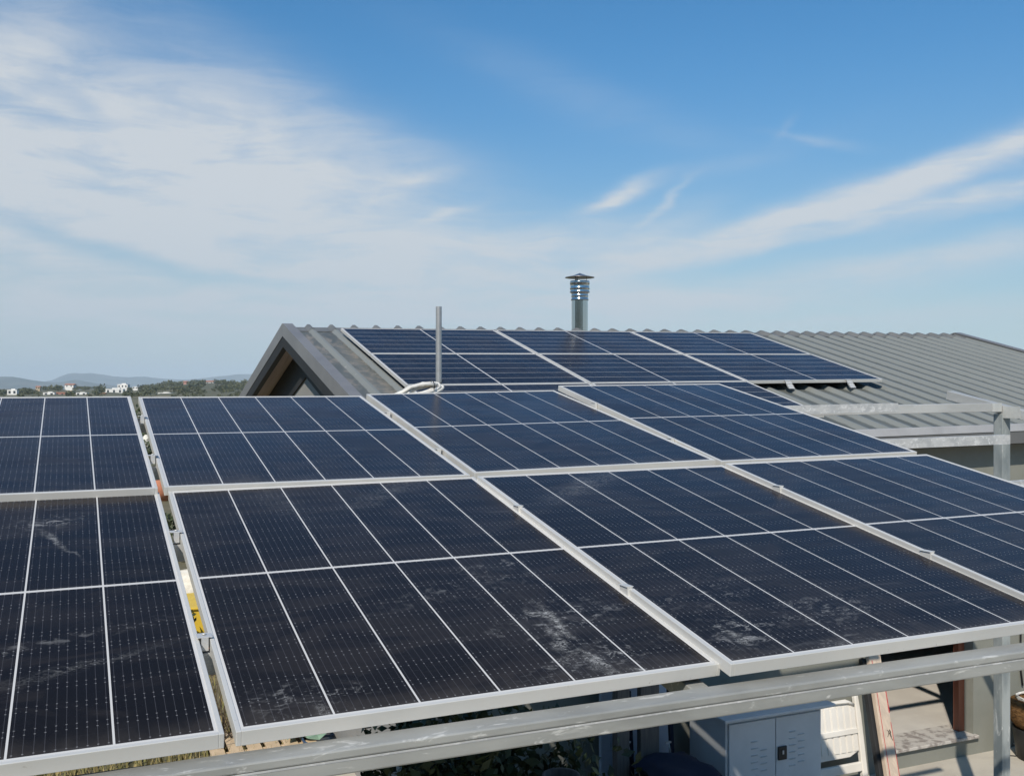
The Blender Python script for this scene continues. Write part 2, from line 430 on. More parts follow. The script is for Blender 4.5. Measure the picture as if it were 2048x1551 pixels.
def laminate(name, far=False, smears=(), streaks=()):
    m, t, b, pos = mat_base(name)
    tcn = t.n.new('ShaderNodeTexCoord')
    x, y, z = t.sep(tcn.outputs['Object'])
    u = t.math('DIVIDE', x, 0.184)
    v = t.math('DIVIDE', y, 0.091)
    du = t.math('ABSOLUTE', t.math('SUBTRACT', u, t.math('ROUND', u)))
    col_line = t.math('LESS_THAN', du, 0.0022 / 0.184)
    mid_line = t.math('LESS_THAN', t.math('ABSOLUTE', y), 0.0062)
    out = t.math('MAXIMUM', t.math('GREATER_THAN', t.math('ABSOLUTE', x), CW - .002), t.math('GREATER_THAN', t.math('ABSOLUTE', y), CL - .001))
    white = t.math('MAXIMUM', t.math('MAXIMUM', col_line, mid_line), out)
    # busbars: ten to a cell, with solder pads in pairs at the ends of each half cell
    ub = t.math('MULTIPLY', u, 10.0)
    fb = t.math('ABSOLUTE', t.math('SUBTRACT', t.math('FRACT', ub), 0.5))
    bus = t.math('LESS_THAN', fb, 0.0006 / 0.0184)
    dv = t.math('MULTIPLY', t.math('ABSOLUTE', t.math('SUBTRACT', v, t.math('ROUND', v))), 0.091)
    px_ = t.math('MULTIPLY', fb, 0.0184)
    py_ = t.math('SUBTRACT', dv, 0.010)
    r2 = t.math('ADD', t.math('MULTIPLY', px_, px_), t.math('MULTIPLY', py_, py_))
    pad = t.math('LESS_THAN', r2, 0.0019 ** 2)
    # cell colour differs slightly from cell to cell
    wn_ = t.n.new('ShaderNodeTexWhiteNoise'); wn_.noise_dimensions = '3D'
    t.l.new(t.comb(t.math('FLOOR', u), t.math('FLOOR', t.math('DIVIDE', y, 0.091)), 0.3), wn_.inputs['Vector'])
    cell = t.mix(wn_.outputs['Value'], (.0044, .0035, .0036), (.0058, .0046, .0050))
    cell = t.mix(bus, cell, (.040, .040, .046))
    cell = t.mix(pad, cell, (.15, .15, .155))
    if not far:
        # dust film with soft wiped areas, and dried rain marks
        film = t.ramp(t.noise(t.mapping(pos, rot=(0, 0, .5), scale=(1, 2.2, 1)), 2.1, 5, 0.55, 1.6), .44, .60)
        fine = t.noise(pos, 45, 4, .6)
        cell = t.mix(t.math('MULTIPLY', t.math('ADD', t.math('MULTIPLY', film, .034), t.math('MULTIPLY', fine, .012)), 1.0), cell, (.26, .215, .185))
        wipe = t.ramp(t.noise(t.mapping(pos, rot=(0, 0, -.35), scale=(1.1, 7, 1)), 2.0, 7, .66, 1.0), .62, .80)
        cell = t.mix(t.math('MULTIPLY', wipe, .13), cell, (.40, .40, .42))
        # dust that rain has washed down to the lower edge
        low = t.ramp(t.math('ADD', y, t.math('MULTIPLY', t.noise(t.mapping(pos, scale=(1, .35, 1)), 14, 5, .65), .16)), -CL + .03, -CL + .17, 1.0, 0.0)
        cell = t.mix(t.math('MULTIPLY', low, .085), cell, (.34, .30, .26))
        # pale smears where something was dragged
        if smears:
            flat = t.comb(*t.sep(pos)[:2])
            acc = None
            for (cx, cy, an, rx, ry, st) in smears:
                bb = t.math('MULTIPLY', t.brush(flat, (cx, cy), an, (rx, ry)), st)
                acc = bb if acc is None else t.math('MAXIMUM', acc, bb)
            rn = t.noise(t.mapping(pos, rot=(0, 0, .4), scale=(1, 2.6, 1)), 9, 6, .66, 1.6)
            ridge = t.math('SUBTRACT', 1.0, t.math('MULTIPLY', t.math('ABSOLUTE', t.math('SUBTRACT', rn, .5)), 15.0), clamp=True)
            rn2 = t.ramp(t.noise(pos, 26, 5, .7, .8), .50, .62)
            cell = t.mix(t.math('MULTIPLY', t.math('MULTIPLY', acc, t.math('MULTIPLY', ridge, rn2)), .62, clamp=True), cell, (.56, .56, .56))
            soft = t.ramp(t.noise(t.mapping(pos, rot=(0, 0, .6), scale=(1, 2.5, 1)), 7, 6, .6, 1.5), .42, .70)
            cell = t.mix(t.math('MULTIPLY', t.math('MULTIPLY', acc, soft), .085, clamp=True), cell, (.36, .35, .36))
    if streaks:
        # single drag marks: long thin deposits broken up by noise
        acc = None
        wz = t.n.new('ShaderNodeTexNoise'); wz.inputs['Scale'].default_value = 11; wz.inputs['Detail'].default_value = 4
        t.l.new(flat, wz.inputs['Vector'])
        wv = t.n.new('ShaderNodeVectorMath'); wv.operation = 'MULTIPLY_ADD'
        t.l.new(wz.outputs['Color'], wv.inputs[0]); wv.inputs[1].default_value = (.09, .09, 0)
        wo_ = t.n.new('ShaderNodeVectorMath'); wo_.operation = 'ADD'
        t.l.new(flat, wo_.inputs[0]); wo_.inputs[1].default_value = (-.045, -.045, 0)
        t.l.new(wo_.outputs[0], wv.inputs[2])
        for (cx, cy, an, rx, ry, st) in streaks:
            bb = t.math('MULTIPLY', t.brush(wv.outputs[0], (cx, cy), an, (rx, ry)), st)
            acc = bb if acc is None else t.math('MAXIMUM', acc, bb)
        brk = t.ramp(t.noise(t.mapping(pos, rot=(0, 0, .5), scale=(1, 1.8, 1)), 34, 7, .78, 1.6), .42, .60)
        r2 = t.noise(t.mapping(pos, rot=(0, 0, .7), scale=(1, 2.2, 1)), 22, 6, .7, 1.8)
        claw = t.math('SUBTRACT', 1.0, t.math('MULTIPLY', t.math('ABSOLUTE', t.math('SUBTRACT', r2, .5)), 13.0), clamp=True)
        brk = t.math('MULTIPLY', brk, t.math('ADD', .22, t.math('MULTIPLY', claw, .9)))
        cell = t.mix(t.math('MULTIPLY', acc, brk, clamp=True), cell, (.50, .50, .49))
    # every panel carries its own even film of dust
    oi = t.n.new('ShaderNodeObjectInfo')
    cell = t.mix(t.math('MULTIPLY', oi.outputs['Random'], .022), cell, (.30, .29, .29))
    colr = t.mix(white, cell, (.58, .57, .56))
    t.put(b.inputs['Base Color'], colr)
    b.inputs['Roughness'].default_value = 0.5
    b.inputs['Specular IOR Level'].default_value = 0.0
    b.inputs['Coat Weight'].default_value = 1.0
    b.inputs['Coat IOR'].default_value = 1.165
    b.inputs['Sheen Weight'].default_value = .21
    b.inputs['Sheen Roughness'].default_value = .25
    b.inputs['Sheen Tint'].default_value = (.46, .42, 1.0, 1)
    rr = t.ramp(t.noise(pos, 2.4, 4, .6), .3, .7, .20, .30)
    t.put(b.inputs['Coat Roughness'], rr)
    return m


SM = [on_z(px, py, z) for px, py, z in ((1120, 1220, H - .58), (1200, 1275, H - .60), (985, 1135, H - .53), (1290, 1290, H - .58), (930, 1165, H - .54),
                                         (1480, 1165, H - .50), (1700, 1180, H - .50), (1560, 1280, H - .57), (1850, 1200, H - .50), (1960, 1200, H - .50), (1420, 1110, H - .47), (1640, 1120, H - .47), (1790, 1250, H - .56),
                                         (640, 1345, H - .60), (560, 1345, H - .60), (100, 1100, H - .50), (60, 1290, H - .58))]
SR = [(.16, .07, .95), (.15, .05, 1.0), (.10, .05, .55), (.10, .05, .75), (.2, .06, .35),
      (.10, .07, 1.0), (.14, .08, .7), (.13, .05, .75), (.16, .08, .75), (.13, .06, .8), (.2, .08, .4), (.2, .08, .45), (.2, .06, .7),
      (.10, .04, .6), (.08, .05, .45), (.10, .05, .8), (.25, .03, .35)]
smear_list = [(p.x, p.y, .3, r[0], r[1], r[2]) for p, r in zip(SM, SR)]
STREAKS = []
for (x0, y0, x1, y1, zz, wd, st) in [(80, 1108, 150, 1128, -.50, .006, .6), (0, 1338, 320, 1278, -.58, .018, .22), (1072, 1208, 1150, 1240, -.58, .012, .95), (1100, 1228, 1140, 1262, -.58, .014, .8),
                                     (1148, 1262, 1222, 1284, -.59, .014, .95), (1262, 1286, 1345, 1292, -.60, .010, .8), (1060, 1205, 1100, 1215, -.57, .010, .7), (640, 1358, 662, 1374, -.60, .008, .9),
                                     (1105, 930, 1230, 912, -.28, .05, .25), (1455, 1170, 1500, 1178, -.50, .016, .8), (1640, 1235, 1720, 1262, -.54, .012, .55),
                                     (1780, 1230, 1840, 1245, -.54, .014, .65), (1850, 1190, 1930, 1205, -.50, .02, .4), (1690, 1170, 1715, 1190, -.50, .012, .7), 
                                     (100, 818, 150, 812, -.20, .012, .4), (700, 1010, 880, 975, -.40, .05, .16), (480, 1020, 620, 1060, -.46, .06, .10)]:
    a_, b_ = on_z(x0, y0, H + zz), on_z(x1, y1, H + zz)
    STREAKS.append(((a_.x + b_.x) / 2, (a_.y + b_.y) / 2, math.atan2(b_.y - a_.y, b_.x - a_.x), max(.02, (b_ - a_).length * .5), wd, st))
M['laminate'] = laminate('solar_laminate', smears=smear_list, streaks=STREAKS)
M['laminate_roof'] = laminate('solar_laminate_roof')

# each panel: middle of its top face (height measured from the eye), the direction of its short side, of its long side
POSE = {
    'L1': ([-0.3352, 4.449, -0.1939], [0.9999, 0.01, 0.0041], [-0.0106, 0.9835, 0.1805]),
    'L2': ([-0.316, 2.8317, -0.5191], [1.0, 0.0048, 0.0053], [-0.0057, 0.9824, 0.1867]),
    'D': ([0.8287, 4.4834, -0.1924], [1.0, 0.0018, 0.0022], [-0.0022, 0.984, 0.1779]),
    'A': ([0.8439, 2.8321, -0.5095], [1.0, -0.0009, 0.0093], [-0.0008, 0.9822, 0.1881]),
    'B': ([1.9738, 2.7839, -0.4916], [1.0, -0.0014, 0.0077], [-0.0, 0.9827, 0.1854]),
    'C': ([3.0948, 2.7433, -0.4732], [0.9999, -0.0055, 0.0085], [0.0039, 0.9824, 0.1868]),
    'E': ([1.9952, 4.5094, -0.174], [0.9998, -0.0059, 0.0172], [0.0027, 0.9836, 0.1802]),
    'F': ([3.1563, 4.5, -0.1472], [0.9999, -0.003, 0.0123], [0.0004, 0.9795, 0.2015]),
}
LAB = {
    'L1': "solar panel left of the open gap, in the row farther from the viewer",
    'L2': "solar panel left of the open gap, in the nearest row, beside the photo's left edge",
    'D': "solar panel right of the open gap in the farther row, below the hills",
    'A': "dusty nearest solar panel right of the open gap, with white smears near its right corner",
    'B': "solar panel with scattered pale scuffs, middle of the nearest row above the white cabinet",
    'C': "solar panel at the right end of the nearest row, below the galvanised rail ends",
    'E': "solar panel in the far row in front of the thin grey pole and cable coil",
    'F': "bluest solar panel at the right end of the far row, beside the bare galvanised rails",
}


def frame_mesh():
    f = MB(); w2, l2, b = PW / 2, PL / 2, 0.0105
    f.box((-w2, -l2, -PT), (-w2 + b, l2, 0)); f.box((w2 - b, -l2, -PT), (w2, l2, 0))
    f.box((-w2 + b, -l2, -PT), (w2 - b, -l2 + b, 0)); f.box((-w2 + b, l2 - b, -PT), (w2 - b, l2, 0))
    return f


def glass_mesh():
    g = MB(); b = 0.0105
    g.box((-PW / 2 + b, -PL / 2 + b, -.007), (PW / 2 - b, PL / 2 - b, -.0018)); return g


proto_frame = proto_glass = None


def place_panel(origin, ux, vy, label, group, lam, first=False):
    global proto_frame, proto_glass
    u = Vector(ux).normalized(); v = Vector(vy); v = (v - u * v.dot(u)).normalized(); n = u.cross(v)
    r = thing('solar_panel', label, 'solar panel', origin, group)
    r.rotation_euler = Matrix((u, v, n)).transposed().to_euler()
    if proto_frame is None:
        proto_frame = frame_mesh().build('frame', M['alu'], None, bevel=.0012)
        fr = proto_frame
        gl = glass_mesh().build('laminate', lam, None)
        proto_glass = gl
    else:
        fr = proto_frame.copy(); gl = proto_glass.copy()
        scene.collection.objects.link(fr); scene.collection.objects.link(gl)
        if gl.data.materials[0] != lam:
            gl.data = gl.data.copy(); gl.data.materials[0] = lam
    fr.parent = r; gl.parent = r
    return r, u, v, n


PLN = {}
for k, (c, u, v) in POSE.items():
    PLN[k] = place_panel((c[0], c[1], c[2] + H), u, v, LAB[k], 'solar panels of the pergola array', M['laminate'])


def panel_z(k, X, Y, off=0.0):
    """height of a panel's top plane above (X, Y)"""
    r, u, v, n = PLN[k]
    o = Vector(r.location)
    return o.z - (n.x * (X - o.x) + n.y * (Y - o.y)) / n.z + off / n.z


# ------------------------------------------------------------------ pergola of galvanised steel
RAILS = [(2.46, ('L2', 'A', 'B', 'C'), 4.86), (3.22, ('L2', 'A', 'B', 'C'), 4.86), (4.08, ('L1', 'D', 'E', 'F'), 4.80), (4.92, ('L1', 'D', 'E', 'F'), 4.80)]
RLAB = ["galvanised mounting rail nearest the viewer, hidden under the nearest panel row",
        "galvanised mounting rail emerging lowest at the right edge, past the nearest panel row",
        "whitish stained mounting rail ending in front of the grey square post",
        "whitish stained mounting rail ending highest and shortest, left of the grey square post"]
CH = 0.052
rail_line = []
for (Y, ks, xe), lb in zip(RAILS, RLAB):
    x0 = -1.0
    pts = []
    for k in ks:
        for s in (-.55, .55):
            X = POSE[k][0][0] + s; pts.append((X, panel_z(k, X, Y, -PT)))
    mx = sum(p[0] for p in pts) / len(pts); mz = sum(p[1] for p in pts) / len(pts)
    sl = sum((p[0] - mx) * (p[1] - mz) for p in pts) / sum((p[0] - mx) ** 2 for p in pts)
    off = min(p[1] - (mz + sl * (p[0] - mx)) for p in pts) + .004
    a = Vector((x0, Y, mz + sl * (x0 - mx) + off)); b = Vector((xe, Y, mz + sl * (xe - mx) + off))
    rail_line.append((a, b))
    o = MB().channel(a, b, .041, CH).build('mounting_rail', M['galv_old'])
    tag(o, lb, 'rail', 'mounting rails under the panels')

frame = thing('pergola_frame', 'galvanised square tube pergola frame carrying the solar panels on its rails', 'pergola frame', (6.018, 5.15, 0))


def raf_z(Y): return H - .118 + .205 * (Y - 5.15)


# front beam: two slim tubes laid one on the other
fa, fb_ = Vector((-1.35, 2.056, H - .739)), Vector((5.978, 1.792, H - .649))
MB().bar(fa, fb_, .070, .0195).build('beam', M['galv'], frame, bevel=.004)
MB().bar(fa - Vector((0, .001, .020)), fb_ - Vector((0, .001, .020)), .070, .0305).build('beam', M['galv'], frame, bevel=.004)
sb = Vector((0, -.0362, -.0197))
MB().bar(fa + sb, fb_ + sb, .0012, .0034).build('weld_bead', M['galv_old'], frame)
# rear beam
MB().bar((-1.0, 5.16, H - .158), (5.984, 5.16, H - .106), .060, .060).build('beam', M['galv_light'], frame, bevel=.003)
for X in (-.93, 1.35, 3.55):
    MB().bar((X, 2.046 - .036 * X, H - .729 + .0123 * X), (X, 5.128, H - .190 + .007 * X), .05, .05).build('rafter', M['galv'], frame, bevel=.003)
MB().bar((6.018, 2.2, raf_z(2.2)), (6.018, 5.62, raf_z(5.62)), .066, .066).build('rafter', M['galv_light'], frame, bevel=.003)
for X, Y, zt in ((6.018, 5.16, H - .184), (-.93, 5.16, H - .222), (-.93, 2.041, H - .786), (5.85, 1.797, H - .703)):
    p = MB().box((X - .039, Y - .039, 0), (X + .039, Y + .039, zt)).build('post', M['galv_post'], frame, bevel=.004)
# repainted weld at the corner
MB().box((5.89, 5.128, H - .168), (5.982, 5.1295, H - .108)).build('weld_patch', M['weld_paint'], frame)
MB().box((5.9825, 4.98, H - .212), (5.9845, 5.12, H - .130)).build('weld_patch', M['weld_paint'], frame)

# clamps between neighbouring panels
def clamp(X, Y, Z, wx, label):
    r = thing('panel_clamp', label, 'clamp', (X, Y, Z), 'panel clamps')
    MB().box((X - wx / 2, Y - .022, Z + .0006), (X + wx / 2, Y + .022, Z + .0028)).build('clamp_plate', M['clamp'] if wx > .032 else M['alu'], r, bevel=.001)
    MB().box((X - .008, Y - .022, Z - .030), (X + .008, Y + .022, Z + .001)).build('clamp_block', M['clamp'] if wx > .032 else M['alu'], r)
    if wx > .032:
        b = MB(); b.tube([(X, Y, Z + .004), (X, Y, Z + .007)], .005, 6); b.build('bolt', M['alu'], r)
    return r


ordn = ['nearest', 'second from the viewer', 'third from the viewer', 'farthest']
for i, (Y, ks) in enumerate(((2.46, ('L2', 'A')), (3.22, ('L2', 'A')), (4.08, ('L1', 'D')), (4.80, ('L1', 'D')))):
    X = .266 if i < 2 else .251
    z = max(panel_z(ks[0], X, Y), panel_z(ks[1], X, Y))
    clamp(X, Y, z, .036, f'silver clamp bridging the open gap between panels, {ordn[i]}')
for i, (X, Y, k, t) in enumerate(((1.409, 2.46, 'B', 'nearer one on the first seam right of the gap'), (1.409, 3.22, 'B', 'farther one on the first seam right of the gap'),
                                  (2.533, 2.46, 'C', 'nearer one on the second seam right of the gap'), (2.533, 3.22, 'C', 'farther one on the second seam right of the gap'),
                                  (2.578, 4.08, 'F', 'nearer of the two on the seam left of the bluest panel'), (2.578, 4.85, 'F', 'farther of the two on the seam left of the bluest panel'),
                                  (1.408, 4.08, 'E', 'nearer of the two on the seam below the grey pole'), (1.408, 4.85, 'E', 'farther of the two on the seam below the grey pole'))):
    clamp(X, Y, panel_z(k, X + .01, Y), .024, 'small silver panel clamp, ' + t)

# ------------------------------------------------------------------ the house
RO = Vector((2.4771, 10.2574, 0.6221 + H))
EX = Vector((0.9999, 0.0069, 0.0122)).normalized()
VS = Vector((-0.0099, 0.9657, 0.2593)); VS = (VS - EX * VS.dot(EX)).normalized()
NS = EX.cross(VS)
VF = Vector((VS.x, VS.y, -VS.z)).normalized()          # down the far slope
NF = VF.cross(EX) * -1
if NF.z < 0: NF = -NF
RID = RO + VS * .53 - NS * .112                        # valley of the sheet on the ridge, below the first panel's corner
XG, XE = -.50, 9.35                                    # roof ends, measured along the ridge
L_NEAR, L_FAR = 4.22, 4.3


def prof(x):
    """height of the trapezoid sheet above its valley"""
    s = (x - .03 + .125) % .25 - .125
    a = abs(s)
    if a < .013: return .034
    if a < .043: return .034 * (.043 - a) / .030
    return 0.0


def roof_material():
    """pale painted sheet; sunlit-rib contrast painted in as darker pans, with lichen in the pans by the gable"""
    m, t, b, pos = mat_base('roof_sheet')
    def dot(v, vec):
        d = t.n.new('ShaderNodeVectorMath'); d.operation = 'DOT_PRODUCT'
        t.l.new(v, d.inputs[0]); d.inputs[1].default_value = vec
        return d.outputs['Value']
    x = t.math('SUBTRACT', dot(pos, EX), RID.dot(EX))
    y = t.math('SUBTRACT', dot(pos, VS), RID.dot(VS))
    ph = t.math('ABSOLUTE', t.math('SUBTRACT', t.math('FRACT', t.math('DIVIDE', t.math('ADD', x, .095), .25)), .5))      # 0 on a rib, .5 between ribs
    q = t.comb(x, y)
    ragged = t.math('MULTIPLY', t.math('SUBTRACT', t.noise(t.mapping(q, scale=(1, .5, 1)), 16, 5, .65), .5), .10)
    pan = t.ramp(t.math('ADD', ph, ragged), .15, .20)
    pan_shade = t.ramp(t.noise(t.mapping(q, scale=(1.2, .35, 1)), 2.6, 6, .6), .25, .62, .55, 1.0)
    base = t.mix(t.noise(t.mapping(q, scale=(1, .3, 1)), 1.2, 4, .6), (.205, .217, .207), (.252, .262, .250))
    col = t.mix(t.math('MULTIPLY', pan, pan_shade), base, (.100, .109, .104))  # darkened pans stand in for the contrast with sunlit ribs
    # brown lichen and flaking next to the near gable
    nearg = t.ramp(x, .15, 1.1, 1.0, 0.0)
    lich = t.ramp(t.noise(t.mapping(q, scale=(1.4, .8, 1)), 5.5, 7, .7, .8), .45, .62)
    col = t.mix(t.math('MULTIPLY', t.math('MULTIPLY', nearg, lich), t.math('MULTIPLY', pan, .85)), col, (.25, .225, .195))
    chip = t.ramp(t.noise(t.mapping(q, scale=(2.5, 1, 1)), 13, 6, .7, .5), .62, .70)
    col = t.mix(t.math('MULTIPLY', chip, t.math('ADD', t.math('MULTIPLY', nearg, .5), .16)), col, (.46, .45, .43))
    t.put(b.inputs['Base Color'], col)
    b.inputs['Roughness'].default_value = .5
    b.inputs['Metallic'].default_value = .15
    return m


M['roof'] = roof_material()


def prof_xs(x0, x1):
    xs = {x0, x1}
    k0, k1 = int((x0 - .03) / .25) - 1, int((x1 - .03) / .25) + 1
    for k in range(k0, k1 + 1):
        for d in (-.043, -.013, .013, .043):
            x = .03 + k * .25 + d
            if x0 < x < x1: xs.add(x)
    return sorted(xs)


def roof_pt(x, s, h, near=True):
    if near: return RID + EX * x - VS * s + NS * h
    return RID + EX * x + VF * s + NF * h


def corr(mb, x0, x1, s0, s1, h0, near=True, nseg=1):
    xs = prof_xs(x0, x1)
    rows = [[roof_pt(x, s0 + (s1 - s0) * i / nseg, prof(x) + h0, near) for x in xs] for i in range(nseg + 1)]
    mb.sheet(rows)
    rows = [[roof_pt(x, s0 + (s1 - s0) * i / nseg, prof(x) + h0 - .003, near) for x in xs] for i in range(nseg + 1)]
    mb.sheet(rows)
    return mb


house = thing('house', 'low grey house with a ribbed metal gable roof carrying solar panels behind the pergola', 'house', (7.0, 10.7, 0))
mb = MB(); corr(mb, XG + .10, XE - .05, -.002, L_NEAR, 0, True); corr(mb, XG + .10, XE - .05, -.002, L_FAR, 0, False)
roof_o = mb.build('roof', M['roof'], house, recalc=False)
mb = MB(); corr(mb, XG + .10, XE - .05, -.004, .20, .005, True); corr(mb, XG + .10, XE - .05, -.004, .20, .005, False)
mb.build('ridge_cap', M['ridge'], roof_o, recalc=False)
# verge trims at both gables: a top flange over the sheet and a face board
for nm, xa, xb, xf in (('verge_trim', XG, XG + .105, XG), ('verge_trim', XE - .105, XE, XE - .004)):
    mb = MB()
    for near in (True, False):
        Ln = L_NEAR if near else L_FAR
        P = lambda x, s, h: roof_pt(x, s, h, near)
        mb.hexa([P(xa, 0, .030), P(xb, 0, .030), P(xb, Ln, .030), P(xa, Ln, .030), P(xa, 0, .046), P(xb, 0, .046), P(xb, Ln, .046), P(xa, Ln, .046)])
        mb.hexa([P(xf, 0, -.088), P(xf + .004, 0, -.088), P(xf + .004, Ln, -.088), P(xf, Ln, -.088), P(xf, 0, .0298), P(xf + .004, 0, .0298), P(xf + .004, Ln, .0298), P(xf, Ln, .0298)])
    mb.build(nm, M['trim'], roof_o)
# timber behind the face board, soffit boards, gable wall
for near in (True, False):
    Ln = (L_NEAR if near else L_FAR) - .02
    P = lambda x, s, h: roof_pt(x, s, h, near)
    mb = MB(); mb.hexa([P(XG + .005, .0, -.20), P(XG + .065, .0, -.20), P(XG + .065, Ln, -.20), P(XG + .005, Ln, -.20), P(XG + .005, 0, -.092), P(XG + .065, 0, -.092), P(XG + .065, Ln, -.092), P(XG + .005, Ln, -.092)])
    mb.build('rafter', M['dark_timber'], roof_o)
    mb = MB(); mb.hexa([P(XG + .066, .02, -.112), P(XE - .1, .02, -.112), P(XE - .1, Ln, -.112), P(XG + .066, Ln, -.112), P(XG + .066, .02, -.09), P(XE - .1, .02, -.09), P(XE - .1, Ln, -.09), P(XG + .066, Ln, -.09)])
    mb.build('soffit', M['soffit'], roof_o)
WX0 = (RID + EX * (XG + .27)).x
WX1 = (RID + EX * (XE - .3)).x
WY0, WY1 = 6.92, 14.45
TH = .12


def under(x, Y):
    """underside of the soffit above world (x, Y)"""
    near = Y < RID.y
    s = abs(RID.y - Y) / VS.y
    return (RID + EX * (x - RID.x) - VS * s * 1.0).z - .13 if near else (RID + EX * (x - RID.x) + VF * s).z - .13


for X, sgn in ((WX0, 1), (WX1, -1)):
    poly = [(X, WY0, -.05), (X, WY1, -.05), (X, WY1, under(X, WY1)), (X, RID.y, under(X, RID.y)), (X, WY0, under(X, WY0))]
    MB().prism(poly, (sgn * .25, 0, 0)).build('wall', M['gable_wall'], house)
# near-black strips along the slopes of the near gable, leaving a triangle of render
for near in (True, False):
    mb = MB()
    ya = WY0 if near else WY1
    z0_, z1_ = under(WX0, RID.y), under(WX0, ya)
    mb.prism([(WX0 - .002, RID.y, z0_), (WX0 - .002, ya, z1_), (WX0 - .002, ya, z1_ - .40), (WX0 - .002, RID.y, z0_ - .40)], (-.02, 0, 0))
    mb.build('gable_dark_strip', M['dark_timber'], house)
# front wall with the door opening
DX0, DX1, DZ0 = 6.55, 7.70, .19
dtop = DZ0 + 2.15
zt = under(WX0, WY0)
fw = MB()
fw.box((WX0 + .251, WY0, -.05), (DX0, WY0 + TH + .1, zt))
fw.box((DX1, WY0, -.05), (WX1 - .001, WY0 + TH + .1, zt))
fw.box((DX0, WY0, dtop), (DX1, WY0 + TH + .1, zt))
fw.box((DX0, WY0, -.05), (DX1, WY0 + TH + .1, DZ0 - .03))
fw.build('wall', M['stucco'], house)
bw = MB(); bw.box((WX0 + .251, WY1 - .25, -.05), (WX1 - .001, WY1, under(WX0, WY1))); bw.build('wall', M['stucco'], house)
# door surround
fm = MB()
fm.box((DX1 - .075, WY0 + .10, DZ0), (DX1 - .001, WY0 + .17, dtop - .075)); fm.box((DX0 + .001, WY0 + .10, DZ0), (DX0 + .075, WY0 + .17, dtop - .075))
fm.box((DX0 + .001, WY0 + .10, dtop - .075), (DX1 - .001, WY0 + .17, dtop - .001))
fm.build('door_frame', M['door_frame'], house, bevel=.006)
MB().box((DX0 - .02, WY0 - .045, DZ0 - .0295), (DX1 + .03, WY0 + .30, DZ0 - .0005)).build('threshold', M['marble'], house, bevel=.005)
# the room seen through the door: floor with joints, dark walls
MB().box((4.6, WY0 + .302, DZ0 - .06), (10.4, 12.4, DZ0 - .012)).build('room_floor', M['inner_floor'], house)
iw = MB()
iw.box((4.5, WY0 + .35, DZ0 - .01), (4.6, 12.4, 2.75)); iw.box((10.4, WY0 + .35, DZ0 - .01), (10.5, 12.4, 2.75)); iw.box((4.5, 12.4, DZ0 - .01), (10.5, 12.5, 2.75))
iw.box((4.5, WY0 + .35, 2.75), (10.5, 12.5, 2.80))
iw.build('room_wall', M['inner_wall'], house)
# eave: pale drip flashing and a dark box gutter
E0 = roof_pt(0, L_NEAR, 0)
ea = roof_pt(XG + .0, L_NEAR + .012, -.006); eb = roof_pt(XE, L_NEAR + .012, -.006)
g = MB(); g.hexa([ea + Vector((0, -.03, -.020)), eb + Vector((0, -.03, -.020)), eb + Vector((0, .004, -.020)), ea + Vector((0, .004, -.020)), ea + Vector((0, -.012, .048)), eb + Vector((0, -.012, .048)), eb + Vector((0, .004, .050)), ea + Vector((0, .004, .050))])
g.build('drip_flashing', M['gutter'], house, bevel=.004)
g = MB(); g.hexa([q + Vector((0, dy_, dz_)) for q, dy_, dz_ in ((ea, -.022, -.135), (eb, -.022, -.135), (eb, .09, -.135), (ea, .09, -.135), (ea, -.022, -.022), (eb, -.022, -.022), (eb, .09, -.022), (ea, .09, -.022))])
g.build('gutter', M['fascia'], house, bevel=.003)
g = MB(); g.hexa([q + Vector((0, dy_, dz_)) for q, dy_, dz_ in ((ea, .091, -.150), (eb, .091, -.150), (eb, WY0 - E0.y + .02, -.130), (ea, WY0 - E0.y + .02, -.130), (ea, .091, -.135), (eb, .091, -.135), (eb, WY0 - E0.y + .02, -.115), (ea, WY0 - E0.y + .02, -.115))])
g.build('eave_soffit', M['dark_timber'], house)

# flue behind the ridge
fl_top = on_y(1159.5, 546, 11.15)
fx, fy = fl_top.x, 11.15
sc_ = fl_top.y and (fx * ST + fy * CT) / F_PX           # metres per photo pixel there


def fz(py): return H + (775.5 - py) * sc_


def fr_(px): return px * sc_ / 2


fz0 = fz(672)
flue = MB().lathe([(fr_(33), fz0), (fr_(33), fz(601))], (fx, fy, 0), 48).build('flue', M['chrome'], house, recalc=True)
MB().lathe([(fr_(33), fz(600.8)), (fr_(35.5), fz(600.3)), (fr_(35.5), fz(598.3)), (fr_(33.6), fz(597.6)), (fr_(33.6), fz(593.5)), (fr_(34.4), fz(592.8)), (fr_(34.4), fz(590.5)), (fr_(33.6), fz(590)), (fr_(33.6), fz(586)),
            (fr_(40), fz(585)), (fr_(40), fz(583.2)), (fr_(39), fz(582.5)), (fr_(39), fz(578.2)), (fr_(40), fz(577.5)), (fr_(40), fz(575.8)), (fr_(39), fz(575)), (fr_(39), fz(568)), (fr_(40), fz(567.3)), (fr_(40), fz(563)), (fr_(38), fz(562)), (fr_(30), fz(562)), (fr_(30), fz(570)), (.001, fz(570))],
           (fx, fy, 0), 48).build('flue_collar', M['chrome'], flue)
MB().lathe([(.002, fz(546)), (fr_(6), fz(547)), (fr_(30), fz(551.5)), (fr_(59), fz(554.6)), (fr_(59), fz(555.2)), (fr_(29), fz(553.2)), (.002, fz(552.5))], (fx, fy, 0), 48).build('rain_cap', M['cap_steel'], flue)
for a_ in (0, 2.1, 4.2):
    ax_ = a_ - .35
    px_, py_ = fx + math.cos(ax_) * fr_(27), fy + math.sin(ax_) * fr_(27)
    MB().box((-.009, -.002, 0), (.009, .002, fz(553) - fz(563)), Matrix.Translation((px_, py_, fz(563))) @ Matrix.Rotation(ax_ + math.pi / 2, 4, 'Z')).build('cap_bracket', M['cap_steel'], flue)

